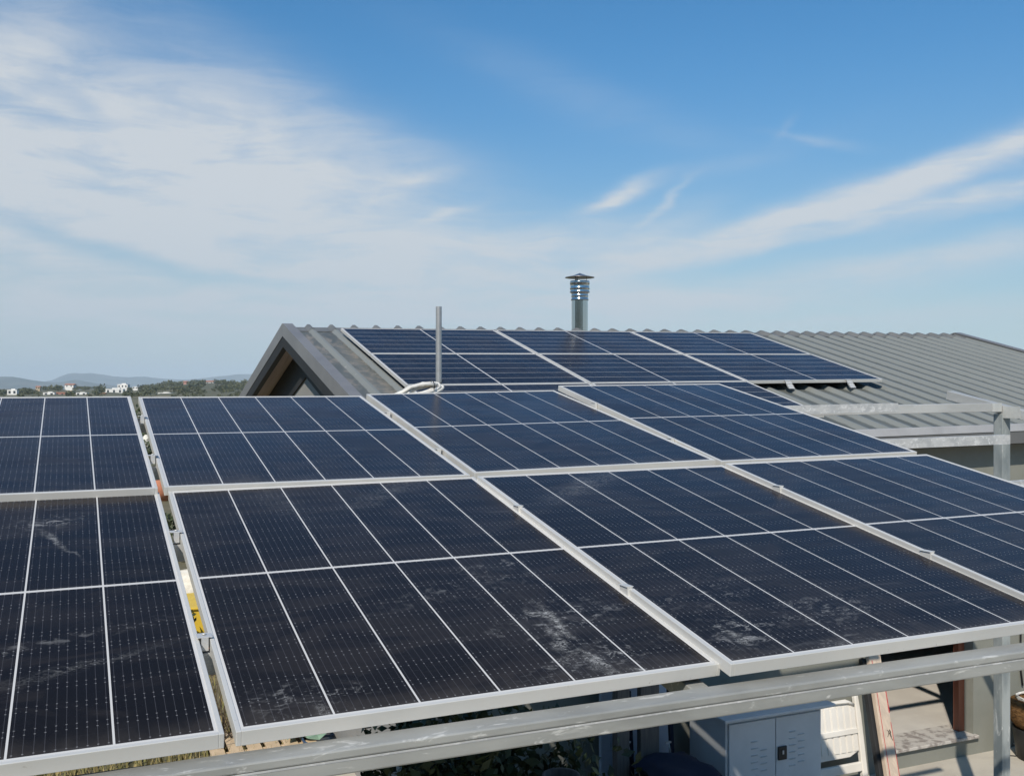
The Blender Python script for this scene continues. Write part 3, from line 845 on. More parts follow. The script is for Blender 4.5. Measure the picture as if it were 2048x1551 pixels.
# ------------------------------------------------------------------ panels on the roof
RW, RH = 1.722 + .02, 1.134 + .02
SX = 1.722 / PL                                         # these are a slightly longer type
for row in range(3):
    for colm in range(3):
        if row == 2 and colm == 2: continue
        cx = (colm + .5) * RW - .01; cy = -(row + .5) * RH + .01
        o = RO + EX * cx + VS * cy
        rn = ('top', 'middle', 'lowest')[row]; cn = ('leftmost, beside the bare gable strip', 'second from the gable end', 'rightmost, beside the bare ribbed sheet')[colm]
        if row == 2: cn = ('leftmost, behind the cable coil', 'right of the pole, mostly hidden')[colm]
        r, u, v, n = place_panel(o, VS, -EX, f'roof solar panel in the {rn} row, {cn}', 'solar panels on the house roof', M['laminate_roof'])
        r.scale = (1, SX, 1)
# feet and end clamps under the open lower edge of the rightmost panel
for i, px in enumerate((1566, 1726)):
    s = 2 * RH
    x = (i * .78 + .48) + 2 * RW
    base = RO + EX * x - VS * (2 * RH - .01)
    r = thing('end_clamp', ('left' if i == 0 else 'right') + ' bent silver end clamp under the lower edge of the rightmost roof panel', 'clamp', base - NS * .08, 'end clamps on the roof panel edge')
    Mx = Matrix((EX, VS, NS)).transposed().to_4x4(); Mx.translation = base
    MB().box((-.035, -.010, .001), (.035, .016, .004), Mx).build('clamp_lip', M['clamp'], r, bevel=.001)
    c = MB()
    pr = [(-.002, .001), (-.010, .001), (-.012, -.012), (-.030, -.022), (-.028, -.034), (-.055, -.045), (-.06, -.058), (-.085, -.062), (-.085, -.059), (-.055, -.054), (-.05, -.041), (-.024, -.03), (-.026, -.019), (-.006, -.009)]
    c.prism([Mx @ Vector((-.035, a, b)) for a, b in pr], EX * .07)
    c.build('clamp_leg', M['clamp'], r)

# ------------------------------------------------------------------ pole with its coil of cable
pz = on_y(877.5, 613, 5.72)
pole = thing('mast_pole', 'plain grey round pole standing up behind the panels in front of the roof', 'pole', (pz.x, 5.72, 0))
pr_ = 12.0 / 2 * (pz.x * ST + 5.72 * CT) / F_PX
m_ = MB(); m_.tube([(pz.x, 5.72, 0), (pz.x, 5.72, pz.z)], pr_, 24, caps=False); m_.tube([(pz.x, 5.72, .6), (pz.x, 5.72, pz.z - .0005)], pr_ * .86, 24, caps=False)
m_.build('pole_tube', M['pole'], pole, recalc=False)
cc = on_y(838, 777, 5.62)
coil = MB()
for k in range(9):
    pts = []
    ox, oz = random.uniform(-.012, .012), random.uniform(-.010, .010)
    rx_, rz_ = .108 + random.uniform(-.030, .014), .024 + random.uniform(-.008, .010)
    yo = random.uniform(-.035, .035)
    for j in range(29):
        a = 2 * math.pi * j / 28
        # a loop laid flat and squashed, rising to the pole on its right end
        x = cc.x + .012 + ox + rx_ * math.cos(a); z = cc.z - .004 + oz + rz_ * math.sin(a) + .024 * math.cos(a)
        y = 5.60 + yo + .05 * math.sin(a + .4)
        pts.append((x, y, z))
    coil.tube(pts, .0088, 8, caps=False)
for k in range(4):
    dz4 = random.uniform(-.006, .008)
    coil.tube([(cc.x + .10, 5.60 + .02 * k - .03, cc.z + .022 + dz4), (cc.x + .02, 5.57 + .02 * k, cc.z + .026 + dz4), (cc.x - .07, 5.56 + .02 * k, cc.z + .008 - .004 * k), (cc.x - .135 - .012 * k, 5.55 + .02 * k, cc.z - .030 - .004 * k), (cc.x - .16, 5.6, cc.z - .09)], .0088, 8)
coil.tube([(cc.x + .09, 5.60, cc.z + .02), (cc.x + .13, 5.63, cc.z + .022), (pz.x - .02, 5.69, cc.z + .012), (pz.x - .03, 5.72, cc.z - .10), (pz.x - .03, 5.74, 2.0)], .0078, 8)
coil_o = thing('cable_coil', 'loose coil of white cable hanging beside the grey pole above the panels', 'cable', (cc.x, 5.62, cc.z))
coil.build('cable_loop', M['cable_white'], coil_o)
tie = MB()
tie.tube([(cc.x + .072 + .012 * math.cos(a), 5.60 + .085 * math.cos(a * 1.0), cc.z + .014 + .036 * math.sin(a)) for a in [2 * math.pi * j / 16 for j in range(17)]], .0028, 6, caps=False)
tie.tube([(cc.x + .085, 5.56, cc.z + .02), (pz.x - .03, 5.66, cc.z + .030), (pz.x + .005, 5.69, cc.z + .035), (pz.x + .022, 5.70, cc.z + .055)], .0026, 6)
tie.build('cable_tie', M['black_plastic'], coil_o)

# ------------------------------------------------------------------ ground
def plane(name, x0, x1, y0, y1, z, mat, n=1):
    b = MB(); b.sheet([[(x0 + (x1 - x0) * i / n, y0 + (y1 - y0) * j / n, z) for i in range(n + 1)] for j in range(n + 1)])
    o = b.build(name, mat, recalc=False); tag(o, kind='structure'); return o


plane('ground', -3600, 3600, -420, 8900, -.012, M['ground'])
pat = MB(); pat.box((1.9, -3, -.3), (16, 15.5, 0.0)); tag(pat.build('patio_floor', M['concrete']), kind='structure')

# ------------------------------------------------------------------ things in the yard
# white metal cabinet against the wall
CX0, CX1, CY0, CY1, CZ = 4.41, 5.305, 6.20, 6.70, .965
cab = thing('metal_cabinet', 'white two door metal cabinet with louvres and a black lock, beside the white chair', 'cabinet', ((CX0 + CX1) / 2, 6.45, 0))
b = MB(); b.box((CX0, CY0 + .02, .0), (CX1, CY1, CZ)); b.build('cabinet_body', M['cabinet'], cab, bevel=.004)
MB().box((CX0 - .05, CY0 - .05, CZ + .001), (CX1 + .085, CY1 + .02, CZ + .022)).build('cabinet_top', M['cabinet'], cab, bevel=.003)
xm = (CX0 + CX1) / 2
for i, (xa, xb) in enumerate(((CX0 + .022, xm - .003), (xm + .003, CX1 - .022))):
    d = MB(); d.box((xa, CY0 + .002, .05), (xb, CY0 + .0195, CZ - .035)); dd = d.build('door', M['cabinet'], cab, bevel=.003)
    for c_ in range(2):
        for r_ in range(6):
            x = xa + (.20 if i == 0 else .125) + c_ * .085; z = CZ - (.185 if i == 0 else .135) - r_ * .052 - (.02 if (c_ == 1) == (i == 0) else 0)
            if r_ == 0 and c_ == (1 if i == 0 else 1): continue
            l = MB(); l.prism([(x, CY0 + .002, z), (x, CY0 - .006, z - .001), (x, CY0 + .002, z - .011)], (.055, 0, 0)); l.build('louvre', M['cabinet'], dd)
    if i == 1:
        k = MB(); k.box((xa + .012, CY0 - .012, CZ - .36), (xa + .095, CY0 + .0015, CZ - .255)); lk = k.build('lock', M['black_plastic'], dd, bevel=.008)
        k = MB(); k.box((xa + .047, CY0 - .018, CZ - .315), (xa + .061, CY0 - .0122, CZ - .285)); k.build('lock_key', M['clamp'], lk, bevel=.002)

# folded white resin chair leaning on the wall
chair = thing('folding_chair', 'folded white plastic chair standing against the wall right of the cabinet', 'chair', (6.0, 6.8, 0))
def cp(x, z, d=0.0):                                    # a point of the chair: x across, z up its leaning plane
    return Vector((5.60 + x, 6.70 + z * .16 + d, z))
for x in (0.03, .615):
    m_ = MB(); m_.prism([cp(x - .028, .0), cp(x + .03, 0), cp(x + .025, .60), cp(x + .012, .765), cp(x - .02, .78), cp(x - .028, .74)], (0, .045, .0)); m_.build('side_rail', M['white_plastic'], chair, bevel=.008)
m_ = MB()
pn = [(.075, .30), (.16, .265), (.48, .265), (.565, .30), (.578, .34), (.578, .66), (.56, .71), (.50, .735), (.13, .735), (.075, .71), (.06, .66), (.06, .34)]
m_.prism([cp(x, z, .012) for x, z in pn], (0, .02, 0)); m_.build('seat_panel', M['white_plastic'], chair, bevel=.006)
m_ = MB()
for k in range(7):
    x = .105 + k * .07
    m_.prism([cp(x, .31, .004), cp(x + .05, .31, .004), cp(x + .05, .69, .004), cp(x, .69, .004)], (0, .0078, 0))
m_.build('slat', M['white_plastic'], chair, bevel=.003)
m_ = MB(); m_.prism([cp(.06, .455, -.006), cp(.578, .455, -.006), cp(.578, .50, -.006), cp(.06, .50, -.006)], (0, .012, 0)); m_.build('back_bar', M['white_plastic'], chair, bevel=.004)
m_ = MB(); m_.prism([cp(.06, .14, 0), cp(.586, .14, 0), cp(.586, .215, 0), cp(.06, .215, 0)], (0, .03, 0)); m_.build('stretcher', M['white_plastic'], chair, bevel=.008)
m_ = MB(); m_.tube([cp(.075, .69, .0), cp(.13, .722, -.004), cp(.32, .73, -.006), cp(.50, .722, -.004), cp(.562, .69, .0)], .014, 8); m_.build('rim', M['white_plastic'], chair)
tag(MB().box((5.75, 6.50, .001), (6.45, 6.58, .03)).build('timber_batten', M['pallet']), 'short pale wooden batten lying on the floor at the foot of the chair', 'timber')

# leaning plank
pt = on_y(1749, 1306, 6.84); pb = on_z(1800, 1628, 0.0)
dvec = (pt - pb); dn = dvec.normalized(); sx_ = Vector((1, .10, 0)); sx_ = (sx_ - dn * sx_.dot(dn)).normalized(); nn = sx_.cross(dn)
plank = thing('leaning_plank', 'bleached wooden plank with a red painted edge leaning on the wall beside the doorway', 'plank', pb)
PWD = .135
def plank_piece(x0, x1, t0, t1, n0, n1):
    m_ = MB(); m_.hexa([pb + dvec * t + sx_ * x + nn * n for t, x, n in ((t0, x0, n0), (t0, x1, n0), (t0, x1, n1), (t0, x0, n1), (t1, x0, n0), (t1, x1, n0), (t1, x1, n1), (t1, x0, n1))]); return m_
if nn.y > 0: nn = -nn
plank_piece(-PWD / 2, PWD / 2, 0, 1, -.045, 0).build('plank_board', M['plank'], plank, bevel=.004)
plank_piece(PWD / 2 + .0002, PWD / 2 + .0015, .62, .93, -.040, -.004).build('painted_edge', M['red_paint'], plank)
plank_piece(PWD / 2 - .012, PWD / 2 - .001, .62, .93, .0002, .0012).build('painted_edge', M['red_paint'], plank)
plank_piece(-PWD / 2 + .022, -PWD / 2 + .029, .02, .95, .0002, .0010).build('painted_line', M['red_paint'], plank)
plank_piece(PWD / 2 - .010, PWD / 2 - .003, .02, .56, .0002, .0010).build('painted_line', M['red_paint'], plank)
sc = MB()
for (a, b2) in (((-.02, .47), (.01, .52)), ((.01, .52), (.02, .475)), ((.0, .50), (.03, .455)), ((.03, .455), (.012, .48)), ((-.015, .515), (.015, .49)), ((.018, .515), (.022, .50))):
    sc.tube([pb + dvec * (t - .07 + .06) + sx_ * (x + .02) + nn * .0015 for x, t in (a, b2)], .0022, 5)
sc.build('ink_scribble', M['ink'], plank)
dpb = MB(); dpb.hexa([pb + dvec * t + sx_ * x + nn * n for t, x, n in ((0, -.100, -.10), (0, -.02, -.10), (0, -.02, -.052), (0, -.100, -.052), (.97, -.100, -.10), (.97, -.02, -.10), (.97, -.02, -.052), (.97, -.100, -.052))])
tag(dpb.build('dark_board', M['dark_timber'], bevel=.003), 'black board standing directly behind the bleached plank, showing along its left edge', 'board')

# post-shaped things and boards in the shade, left of the cabinet
tag(MB().box((3.64, 6.74, .0), (4.25, 6.775, 1.28)).build('pale_board', M['board_pale'], bevel=.003), 'pale bluish board leaning in the shade behind two grey timbers', 'board')
tag(MB().box((3.66, 6.52, 0), (3.765, 6.60, 1.45)).build('timber_post', M['timber_grey'], bevel=.004), 'narrower of the two weathered grey timbers in front of the pale board', 'timber', 'grey timbers in the shade')
tag(MB().box((3.85, 6.50, 0), (4.01, 6.56, 1.45)).build('timber_post', M['timber_grey'], bevel=.004), 'wider of the two weathered grey timbers in front of the pale board', 'timber', 'grey timbers in the shade')
for i, (px, lb) in enumerate(((1256, 'left blue folded cot with a bright clip, between the two grey timbers'), (1337, 'right blue folded cot with a bright clip, beside the pale board'))):
    top = on_y(px, 1470, 6.62)
    fr2 = thing('folded_cot', lb, 'cot', (top.x, 6.62, 0), 'blue folded cots in the shade')
    MB().bar((top.x - .006, 6.62, 1.15), (top.x + .05, 6.62, .0), .03, .03, Vector((0, 1, 0))).build('frame_tube', M['blue_cloth'], fr2)
    m_ = MB(); q = on_y(px, 1484, 6.59); q2 = on_y(px + 5, 1512, 6.59); m_.tube([q, q2], .007, 8); m_.box((q.x - .025, q.y - .006, q.z - .004), (q.x + .022, q.y + .006, q.z + .010)); m_.build('clip', M['clamp'], fr2)
# blue cushion bundle
cu = MB()
c0 = on_y(1352, 1545, 6.25)
g_ = 10
top_, bot_ = [], []
for i in range(g_ + 1):
    rt, rb = [], []
    for j in range(g_ + 1):
        a_, b_ = i / g_ * 2 - 1, j / g_ * 2 - 1
        e = max(0, 1 - abs(a_) ** 4) ** .5 * max(0, 1 - abs(b_) ** 4) ** .5
        p = Vector((c0.x + a_ * .24 + .015 * math.sin(7 * b_), c0.y + b_ * .26, c0.z + .02 + .012 * math.sin(5 * a_ + 3 * b_)))
        rt.append(p + Vector((0, 0, .075 * e))); rb.append(p - Vector((0, 0, .06 * e + .001)))
    top_.append(rt); bot_.append(rb)
cu.sheet(top_); cu.sheet(bot_)
cush = cu.build('blue_cushion', M['blue_cloth'], smooth=True)
tag(cush, 'dark blue folded canvas bundle in the shade at the left foot of the cabinet', 'cushion')
l_ = MB(); l_.box((c0.x + .10, c0.y - .255, c0.z - .035), (c0.x + .165, c0.y - .25, c0.z + .02)); l_.build('white_tag', M['white_plastic'], cush)
tag(MB().box((c0.x - .22, c0.y - .22, 0.0), (c0.x + .22, c0.y + .22, c0.z - .045)).build('storage_box', M['dark_timber'], bevel=.01), 'dark box under the folded blue canvas bundle', 'box')

# bin with a brown wicker basket on it, cables, at the right edge
bx = on_y(2078, 1490, 6.60)
pot = thing('plant_pot', 'black round tub on the patio floor at the right edge of the photo', 'pot', (bx.x, bx.y, 0))
MB().lathe([(.001, .002), (.19, .002), (.225, .27), (.225, .285), (.205, .285), (.20, .26), (.001, .26)], (bx.x, bx.y, 0), 32).build('tub_wall', M['black_plastic'], pot)
m_ = MB()
prf = [(.001, .29), (.20, .29), (.255, .36), (.262, .47), (.24, .53), (.20, .545), (.19, .50), (.001, .49)]
m_.lathe(prf, (bx.x, bx.y, 0), 36)
tag(m_.build('wicker_basket', M['wicker']), 'brown wicker basket standing on the black tub at the right edge', 'basket')
m_ = MB()
for k in range(5):
    a0 = random.random() * 6
    m_.tube([(bx.x + .19 * math.cos(a0 + t * .5), bx.y + .19 * math.sin(a0 + t * .5), .552 + .006 * k + .01 * math.sin(3 * t)) for t in range(6)], .008, 6)
tag(m_.build('straw_wreath', M['white_plastic']), 'whitish bundle of straw lying on the brown wicker basket', 'straw')
m_ = MB(); vx = on_y(2041, 1320, WY0 - .012)
m_.tube([(vx.x, WY0 - .012, 2.2), (vx.x + .004, WY0 - .014, 1.4), (vx.x, WY0 - .012, .75), (vx.x + .02, WY0 - .02, .58)], .009, 8)
tag(m_.build('wall_cable', M['black_plastic']), 'black cable running straight down the grey wall above the wicker basket', 'cable')
m_ = MB(); f0 = on_z(2030, 1488, .012)
m_.tube([(f0.x - .10 + .03 * k, f0.y - .02 + .06 * math.sin(k * 1.1), .008 + .03 * max(0, math.sin(k * .9))) for k in range(14)], .007, 7)
tag(m_.build('floor_cable', M['cable_white']), 'white cable looping over the floor in front of the black tub', 'cable')
m_ = MB(); f1 = on_z(2025, 1505, .01)
m_.tube([(f1.x - .18 + .05 * k, f1.y - .04 + .05 * math.sin(k * .8 + 1), .006) for k in range(12)], .005, 6)
tag(m_.build('floor_cable', M['black_plastic']), 'thin black cable lying on the floor nearest the grey post', 'cable')

# ------------------------------------------------------------------ plants
def bush(name, label, c, r, n, leaf, mat, cat='bush', group=None, stems=5, low=0.05):
    c = Vector(c)
    t = thing(name, label, cat, (c.x, c.y, 0), group)
    f = MB(); clumps = []
    for k in range(max(5, n // 160)):
        while True:
            p = Vector((random.uniform(-1, 1), random.uniform(-1, 1), random.uniform(-1, 1)))
            if p.length < 1: break
        clumps.append((Vector((p.x * r[0], p.y * r[1], p.z * r[2])) + c, random.uniform(.22, .42)))
    for k in range(n):
        cc_, s = random.choice(clumps)
        d = Vector((random.gauss(0, 1), random.gauss(0, 1), random.gauss(0, 1))).normalized() * random.random() ** .45
        p = cc_ + Vector((d.x * r[0], d.y * r[1], d.z * r[2])) * s * 1.3
        if p.z < low: continue
        f.leaf(p, leaf * random.uniform(.6, 1.25))
    f.build('foliage', mat, t, recalc=False)
    st = MB()
    for k in range(stems):
        e = random.choice(clumps)[0]
        b0 = Vector((c.x + random.uniform(-.15, .15) * r[0], c.y + random.uniform(-.15, .15) * r[1], -.01))
        m2 = b0.lerp(e, .5) + Vector((random.uniform(-.08, .08), random.uniform(-.08, .08), .08))
        st.tube([b0, m2, e], [.018 * max(1, r[2]), .012 * max(1, r[2]), .005], 6)
    st.build('stem', M['stem'], t)
    return t


bush('leafy_bush', 'dark broad leaved bush in the shade below the front beam, left of the grey timbers', (2.20, 5.45, .78), (.85, .50, .78), 5200, .085, M['leaf_dark'], group='bushes under the pergola')
bush('leafy_bush', 'lower dark bush spreading in front of the pale board and the blue bundle', (3.25, 5.30, .42), (.75, .42, .42), 3000, .075, M['leaf_dark'], group='bushes under the pergola')
bush('leafy_bush', 'dark bush farthest left under the pergola, reaching to the open gap', (1.80, 6.42, .66), (.36, .42, .66), 2200, .08, M['leaf_dark'], group='bushes under the pergola')
cpot = on_y(1122, 1548, 5.15)
m_ = MB(); m_.lathe([(.001, 0.002), (.07, .002), (.10, cpot.z - .04), (.11, cpot.z - .04), (.11, cpot.z), (.095, cpot.z), (.09, cpot.z - .05), (.001, cpot.z - .06)], (cpot.x, cpot.y, 0), 28)
tag(m_.build('clay_pot', M['timber_grey']), 'dull brown pot in front of the dark bushes at the bottom edge', 'pot')
# garden plants seen through the open gap
for i, (px, z, rr, hh, lb) in enumerate(((275, 60, 2.4, 1.3, 'farthest garden shrub glimpsed at the top of the open gap'), (292, 33, 1.3, .8, 'garden shrub glimpsed in the upper half of the open gap'),
                                         (318, 20, .8, .6, 'garden shrub glimpsed in the middle of the open gap'), (345, 13.0, .35, .30, 'small garden shrub glimpsed below the middle of the open gap'))):
    p = at_dist(px, 775, z)
    bush('garden_shrub', lb, (p.x, p.y, hh), (rr, rr, hh), 1100, .06 + .004 * z, M['leaf_hedge'], 'shrub', 'garden shrubs beyond the pergola')
# bare twiggy shrub under the nearest left corner
tw = MB(); t0 = on_z(448, 1500, .0)
for k in range(46):
    a0 = Vector((t0.x + random.uniform(-.18, .18), t0.y + random.uniform(-.3, .3), 0))
    b0 = a0 + Vector((random.uniform(-.3, .3), random.uniform(-.3, .3), random.uniform(.3, .75)))
    tw.tube([a0, a0.lerp(b0, .5) + Vector((random.uniform(-.08, .08), random.uniform(-.08, .08), 0)), b0], [.007, .005, .002], 5)
tag(tw.build('bare_shrub', M['stem']), 'bare dark twiggy shrub on the ground below the gap, beside the pallet boards', 'shrub')
# dry grass
gr = MB()
def blade(p, h):
    d = Vector((random.uniform(-.4, .4), random.uniform(-.4, .4), 1)).normalized() * h
    s = Vector((random.uniform(-1, 1), random.uniform(-1, 1), 0)).normalized() * .008
    v = [gr.bm.verts.new(q) for q in (p - s, p + s, p + d * .6 + s * .6, p + d)]
    gr.bm.faces.new(v)
for k in range(9000):
    px, py = random.uniform(-60, 640), random.uniform(1180, 1600)
    p = on_z(px, py, -.012)
    if p.x > 1.85 and p.y < 15.5: continue
    blade(p, random.uniform(.05, .22))
tag(gr.build('dry_grass', M['grass_dry'], recalc=False), 'dry yellow grass growing on the ground left of the house', 'grass', kind='stuff')
# pallet and odds and ends lying left of the house
pp = on_z(545, 1492, .12)
pal = thing('wooden_pallet', 'pale wooden pallet on the ground, seen between the panel frame and the front beam', 'pallet', (pp.x, pp.y, 0))
m_ = MB()
for k in range(6): m_.box((pp.x - .55 + k * .165, pp.y - .5, .112), (pp.x - .55 + k * .165 + .125, pp.y + .5, .132))
m_.build('deck_board', M['pallet'], pal, bevel=.003)
for k in range(3):
    m_ = MB(); m_.box((pp.x - .55, pp.y - .5 + k * .45, 0.0), (pp.x + .40, pp.y - .4 + k * .45, .111)); m_.build('bearer', M['pallet'], pal)
p = on_z(598, 1488, .05)
m_ = MB(); m_.sheet([[(p.x - .15 + .1 * i, p.y - .2 + .1 * j, .17 + .05 * math.sin(i * 1.7 + j) + .03 * random.random()) for i in range(5)] for j in range(5)])
tag(m_.build('plastic_sheet', M['net'], recalc=False), 'crumpled green plastic sheet lying at the right end of the pallet', 'sheet')
p = on_z(690, 1480, .1)
m_ = MB()
for k in range(4): m_.tube([(p.x - .1 + (.26 + .012 * k) * math.cos(a), p.y + (.26 + .012 * k) * math.sin(a), .08 + .025 * k) for a in [2 * math.pi * j / 24 for j in range(25)]], .012, 6, caps=False)
tag(m_.build('hose_coil', M['hose']), 'coil of dark blue hose on the ground behind the front beam', 'hose')
p = on_z(391, 1232, .22)
yc = thing('yellow_crate', 'bright yellow plastic crate glimpsed through the open gap between the panels', 'crate', (p.x, p.y, 0))
m_ = MB(); m_.box((p.x - .35, p.y - .5, 0), (p.x + .35, p.y - .46, .42)); m_.box((p.x - .35, p.y + .46, 0), (p.x + .35, p.y + .5, .42)); m_.box((p.x - .35, p.y - .459, 0), (p.x - .31, p.y + .459, .42)); m_.box((p.x + .31, p.y - .459, 0), (p.x + .35, p.y + .459, .42)); m_.box((p.x - .309, p.y - .459, .01), (p.x + .309, p.y + .459, .03))
m_.build('crate_wall', M['yellow'], yc)
m_ = MB(); m_.box((p.x - .38, p.y - .53, .421), (p.x + .38, p.y + .53, .455)); m_.build('crate_lid', M['yellow'], yc, bevel=.01)
def sack(p, r, h, name, mat, label, cat):
    m_ = MB(); rings = []
    m_.lathe([(.001, 0), (r * .9, .0), (r * 1.08, h * .3), (r, h * .7), (r * .5, h * .95), (.001, h)], (p.x, p.y, 0), 18)
    for v in m_.bm.verts: v.co += Vector((random.uniform(-1, 1), random.uniform(-1, 1), random.uniform(-.5, .5))) * r * .12
    tag(m_.build(name, mat, smooth=True), label, cat)
p2 = on_z(385, 1196, .2); sack(p2, .42, .65, 'white_sack', M['bag_white'], 'white sack glimpsed just above the yellow crate in the open gap', 'sack')
p3 = on_z(420, 1322, .1); sack(p3, .25, .3, 'clay_pot', M['orange'], 'reddish clay pot glimpsed near the lower end of the open gap', 'pot')
p4 = on_z(323, 972, .4); sack(p4, .55, .9, 'clay_pot', M['orange'], 'orange clay pot glimpsed in the open gap where the two panel rows meet', 'pot')
for i, (px, py, lb) in enumerate([(293, 884, 'white bucket glimpsed in the upper half of the open gap')]):
    p5 = on_z(px, py, .3)
    dd_ = p5.length
    sack(p5, .008 * dd_ * .5, .012 * dd_, 'white_bucket', M['bag_white'], lb, 'bucket')

# ------------------------------------------------------------------ hills, far trees, far houses
def lerp_tab(tab, x):
    if x <= tab[0][0]: return tab[0][1]
    for (a, b), (c, d) in zip(tab, tab[1:]):
        if x <= c: return b + (d - b) * (x - a) / (c - a)
    return tab[-1][1]


def ridge(name, tab, dist, base_back, seed, mat, depth):
    rows = []
    xs = [tab[0][0] + (tab[-1][0] - tab[0][0]) * i / 220 for i in range(221)]
    for j in range(13):
        t = j / 12
        row = []
        for x in xs:
            y = lerp_tab(tab, x)
            top = (775.5 - y) / F_PX * dist
            n_ = mnoise.fractal(Vector((x * .03, t * 3, seed)), 1, 2, 5)
            if t < .75:
                k = t / .75
                z = -12 + (top + 12) * (k ** 1.15) + n_ * 9 * math.sin(math.pi * k)
                d = dist * (1 - depth) + dist * depth * k
            else:
                k = (t - .75) / .25
                z = top * (1 - k) - 14 * k; d = dist * (1 + .06 * k)
            if j == 9: z = top + n_ * 1.5
            p = at_dist(x, 775.5, d); row.append(Vector((p.x, p.y, z + H)))
        rows.append(row)
    b = MB(); b.sheet(rows); o = b.build(name, mat, recalc=False, smooth=True)
    tag(o, kind='structure'); return o


T_FAR = [(-700, 757), (-300, 750), (-120, 754), (0, 757), (60, 760), (95, 763.5), (115, 755), (142, 744.4), (160, 747), (181, 745.6), (208, 749), (232, 753), (260, 754), (288, 752.5), (317, 756), (342, 758), (376, 759), (400, 756.6), (430, 753), (459, 750.5), (476, 747.6), (500, 748), (560, 746), (700, 752), (900, 748), (1200, 757), (1600, 754), (2100, 760), (2700, 757)]
T_NEAR = [(-700, 765), (-250, 752), (-40, 752), (0, 753), (20, 752.5), (49, 757), (80, 762), (112, 765), (135, 762), (152, 758.5), (170, 762), (195, 767), (240, 772), (300, 775), (420, 776), (900, 778), (2000, 776), (2700, 778)]
ridge('hills_far', T_FAR, 8000, 0, 3.3, M['mountain'], .12)
ridge('hills_near', T_NEAR, 5200, 0, 9.1, M['mountain'], .15)

# the wooded rise a few hundred metres away
TOPY = [(-160, 787), (20, 784), (60, 778), (85, 777), (110, 774), (150, 778), (180, 775), (225, 773), (255, 778), (270, 776), (300, 773), (330, 767), (360, 766), (385, 763), (420, 762), (455, 763), (480, 764), (560, 760), (800, 768), (1500, 775), (2200, 784)]
D0, D1 = 300.0, 900.0


def hill_p(px, t):
    """a point of the rise: bearing by photo column, t from its foot to its crest"""
    d = D0 + (D1 - D0) * t
    yt = lerp_tab(TOPY, px) + 3
    ztop = (775.5 - yt) / F_PX * D1
    z = -3.45 + (ztop + 3.45) * (t ** 1.3)
    p = at_dist(px, 775.5, d)
    return Vector((p.x, p.y, z + H))


b = MB(); b.sheet([[hill_p(-200 + 2400 * i / 160, j / 14) for i in range(161)] for j in range(15)] + [[hill_p(-200 + 2400 * i / 160, 1) + Vector((0, 90, -14)) for i in range(161)]])
tag(b.build('wooded_hill', M['far_ground'], recalc=False, smooth=True), kind='structure')

wood = MB()
def crown(p, r, hgt, n=26):
    for k in range(n):
        d = Vector((random.gauss(0, 1), random.gauss(0, 1), random.gauss(0, 1))).normalized() * random.random() ** .4
        c = p + Vector((d.x * r, d.y * r, hgt * .62 + d.z * hgt * .38))
        wood.leaf(c, r * random.uniform(.55, .95))
HOUSE_PX = [(15, 33, 779, 789), (129, 147, 766, 774), (87, 107, 783, 790), (211, 244, 776, 787), (235, 255, 767, 776), (316, 342, 784, 790), (411, 427, 760, 769), (107, 131, 784, 790), (151, 173, 784, 790), (265, 275, 773, 777), (414, 424, 778, 787), (366, 374, 761, 766)]
for k in range(2600):
    px = random.uniform(-150, 620); t = random.random() ** .75
    p = hill_p(px, t)
    y_ = 775.5 - (p.z - H) / (p - Vector((0, 0, H))).length * F_PX
    if any(a - 3 < px < b_ + 3 and y_ > c_ - 2 and y_ - 8 < d_ + 3 for a, b_, c_, d_ in HOUSE_PX): continue
    if mnoise.noise(Vector((px * .02, t * 4, 5))) < -.22: continue
    s = random.uniform(1.5, 3.0) * (D0 + (D1 - D0) * t) / D1
    crown(p, s, s * random.uniform(1.0, 1.6), 18)
tag(wood.build('far_woodland', M['wood_far'], recalc=False), 'dark green wood covering the distant rise behind the panels', 'woodland', kind='stuff')

# unseen belt of trees, added behind the viewer to darken the flue's reflection
tb = MB()
for k in range(14):
    a_ = R(150 + k * 11.5 + random.uniform(-4, 4)); d_ = random.uniform(19, 26)
    c_ = Vector((math.sin(a_) * d_, math.cos(a_) * d_, 0)); h_ = random.uniform(11, 14)
    tb.tube([c_, c_ + Vector((0, 0, h_ * .5))], [.22, .12], 7)
    for q in range(700):
        d = Vector((random.gauss(0, 1), random.gauss(0, 1), random.gauss(0, 1))).normalized() * random.random() ** .4
        tb.leaf(c_ + Vector((d.x * 3.2, d.y * 3.2, h_ * .5 + d.z * h_ * .5)), .75)
tag(tb.build('reflection_trees', M['leaf_hedge'], recalc=False), 'unseen belt of dark trees added behind the viewer for the flue to mirror', 'trees', kind='stuff')

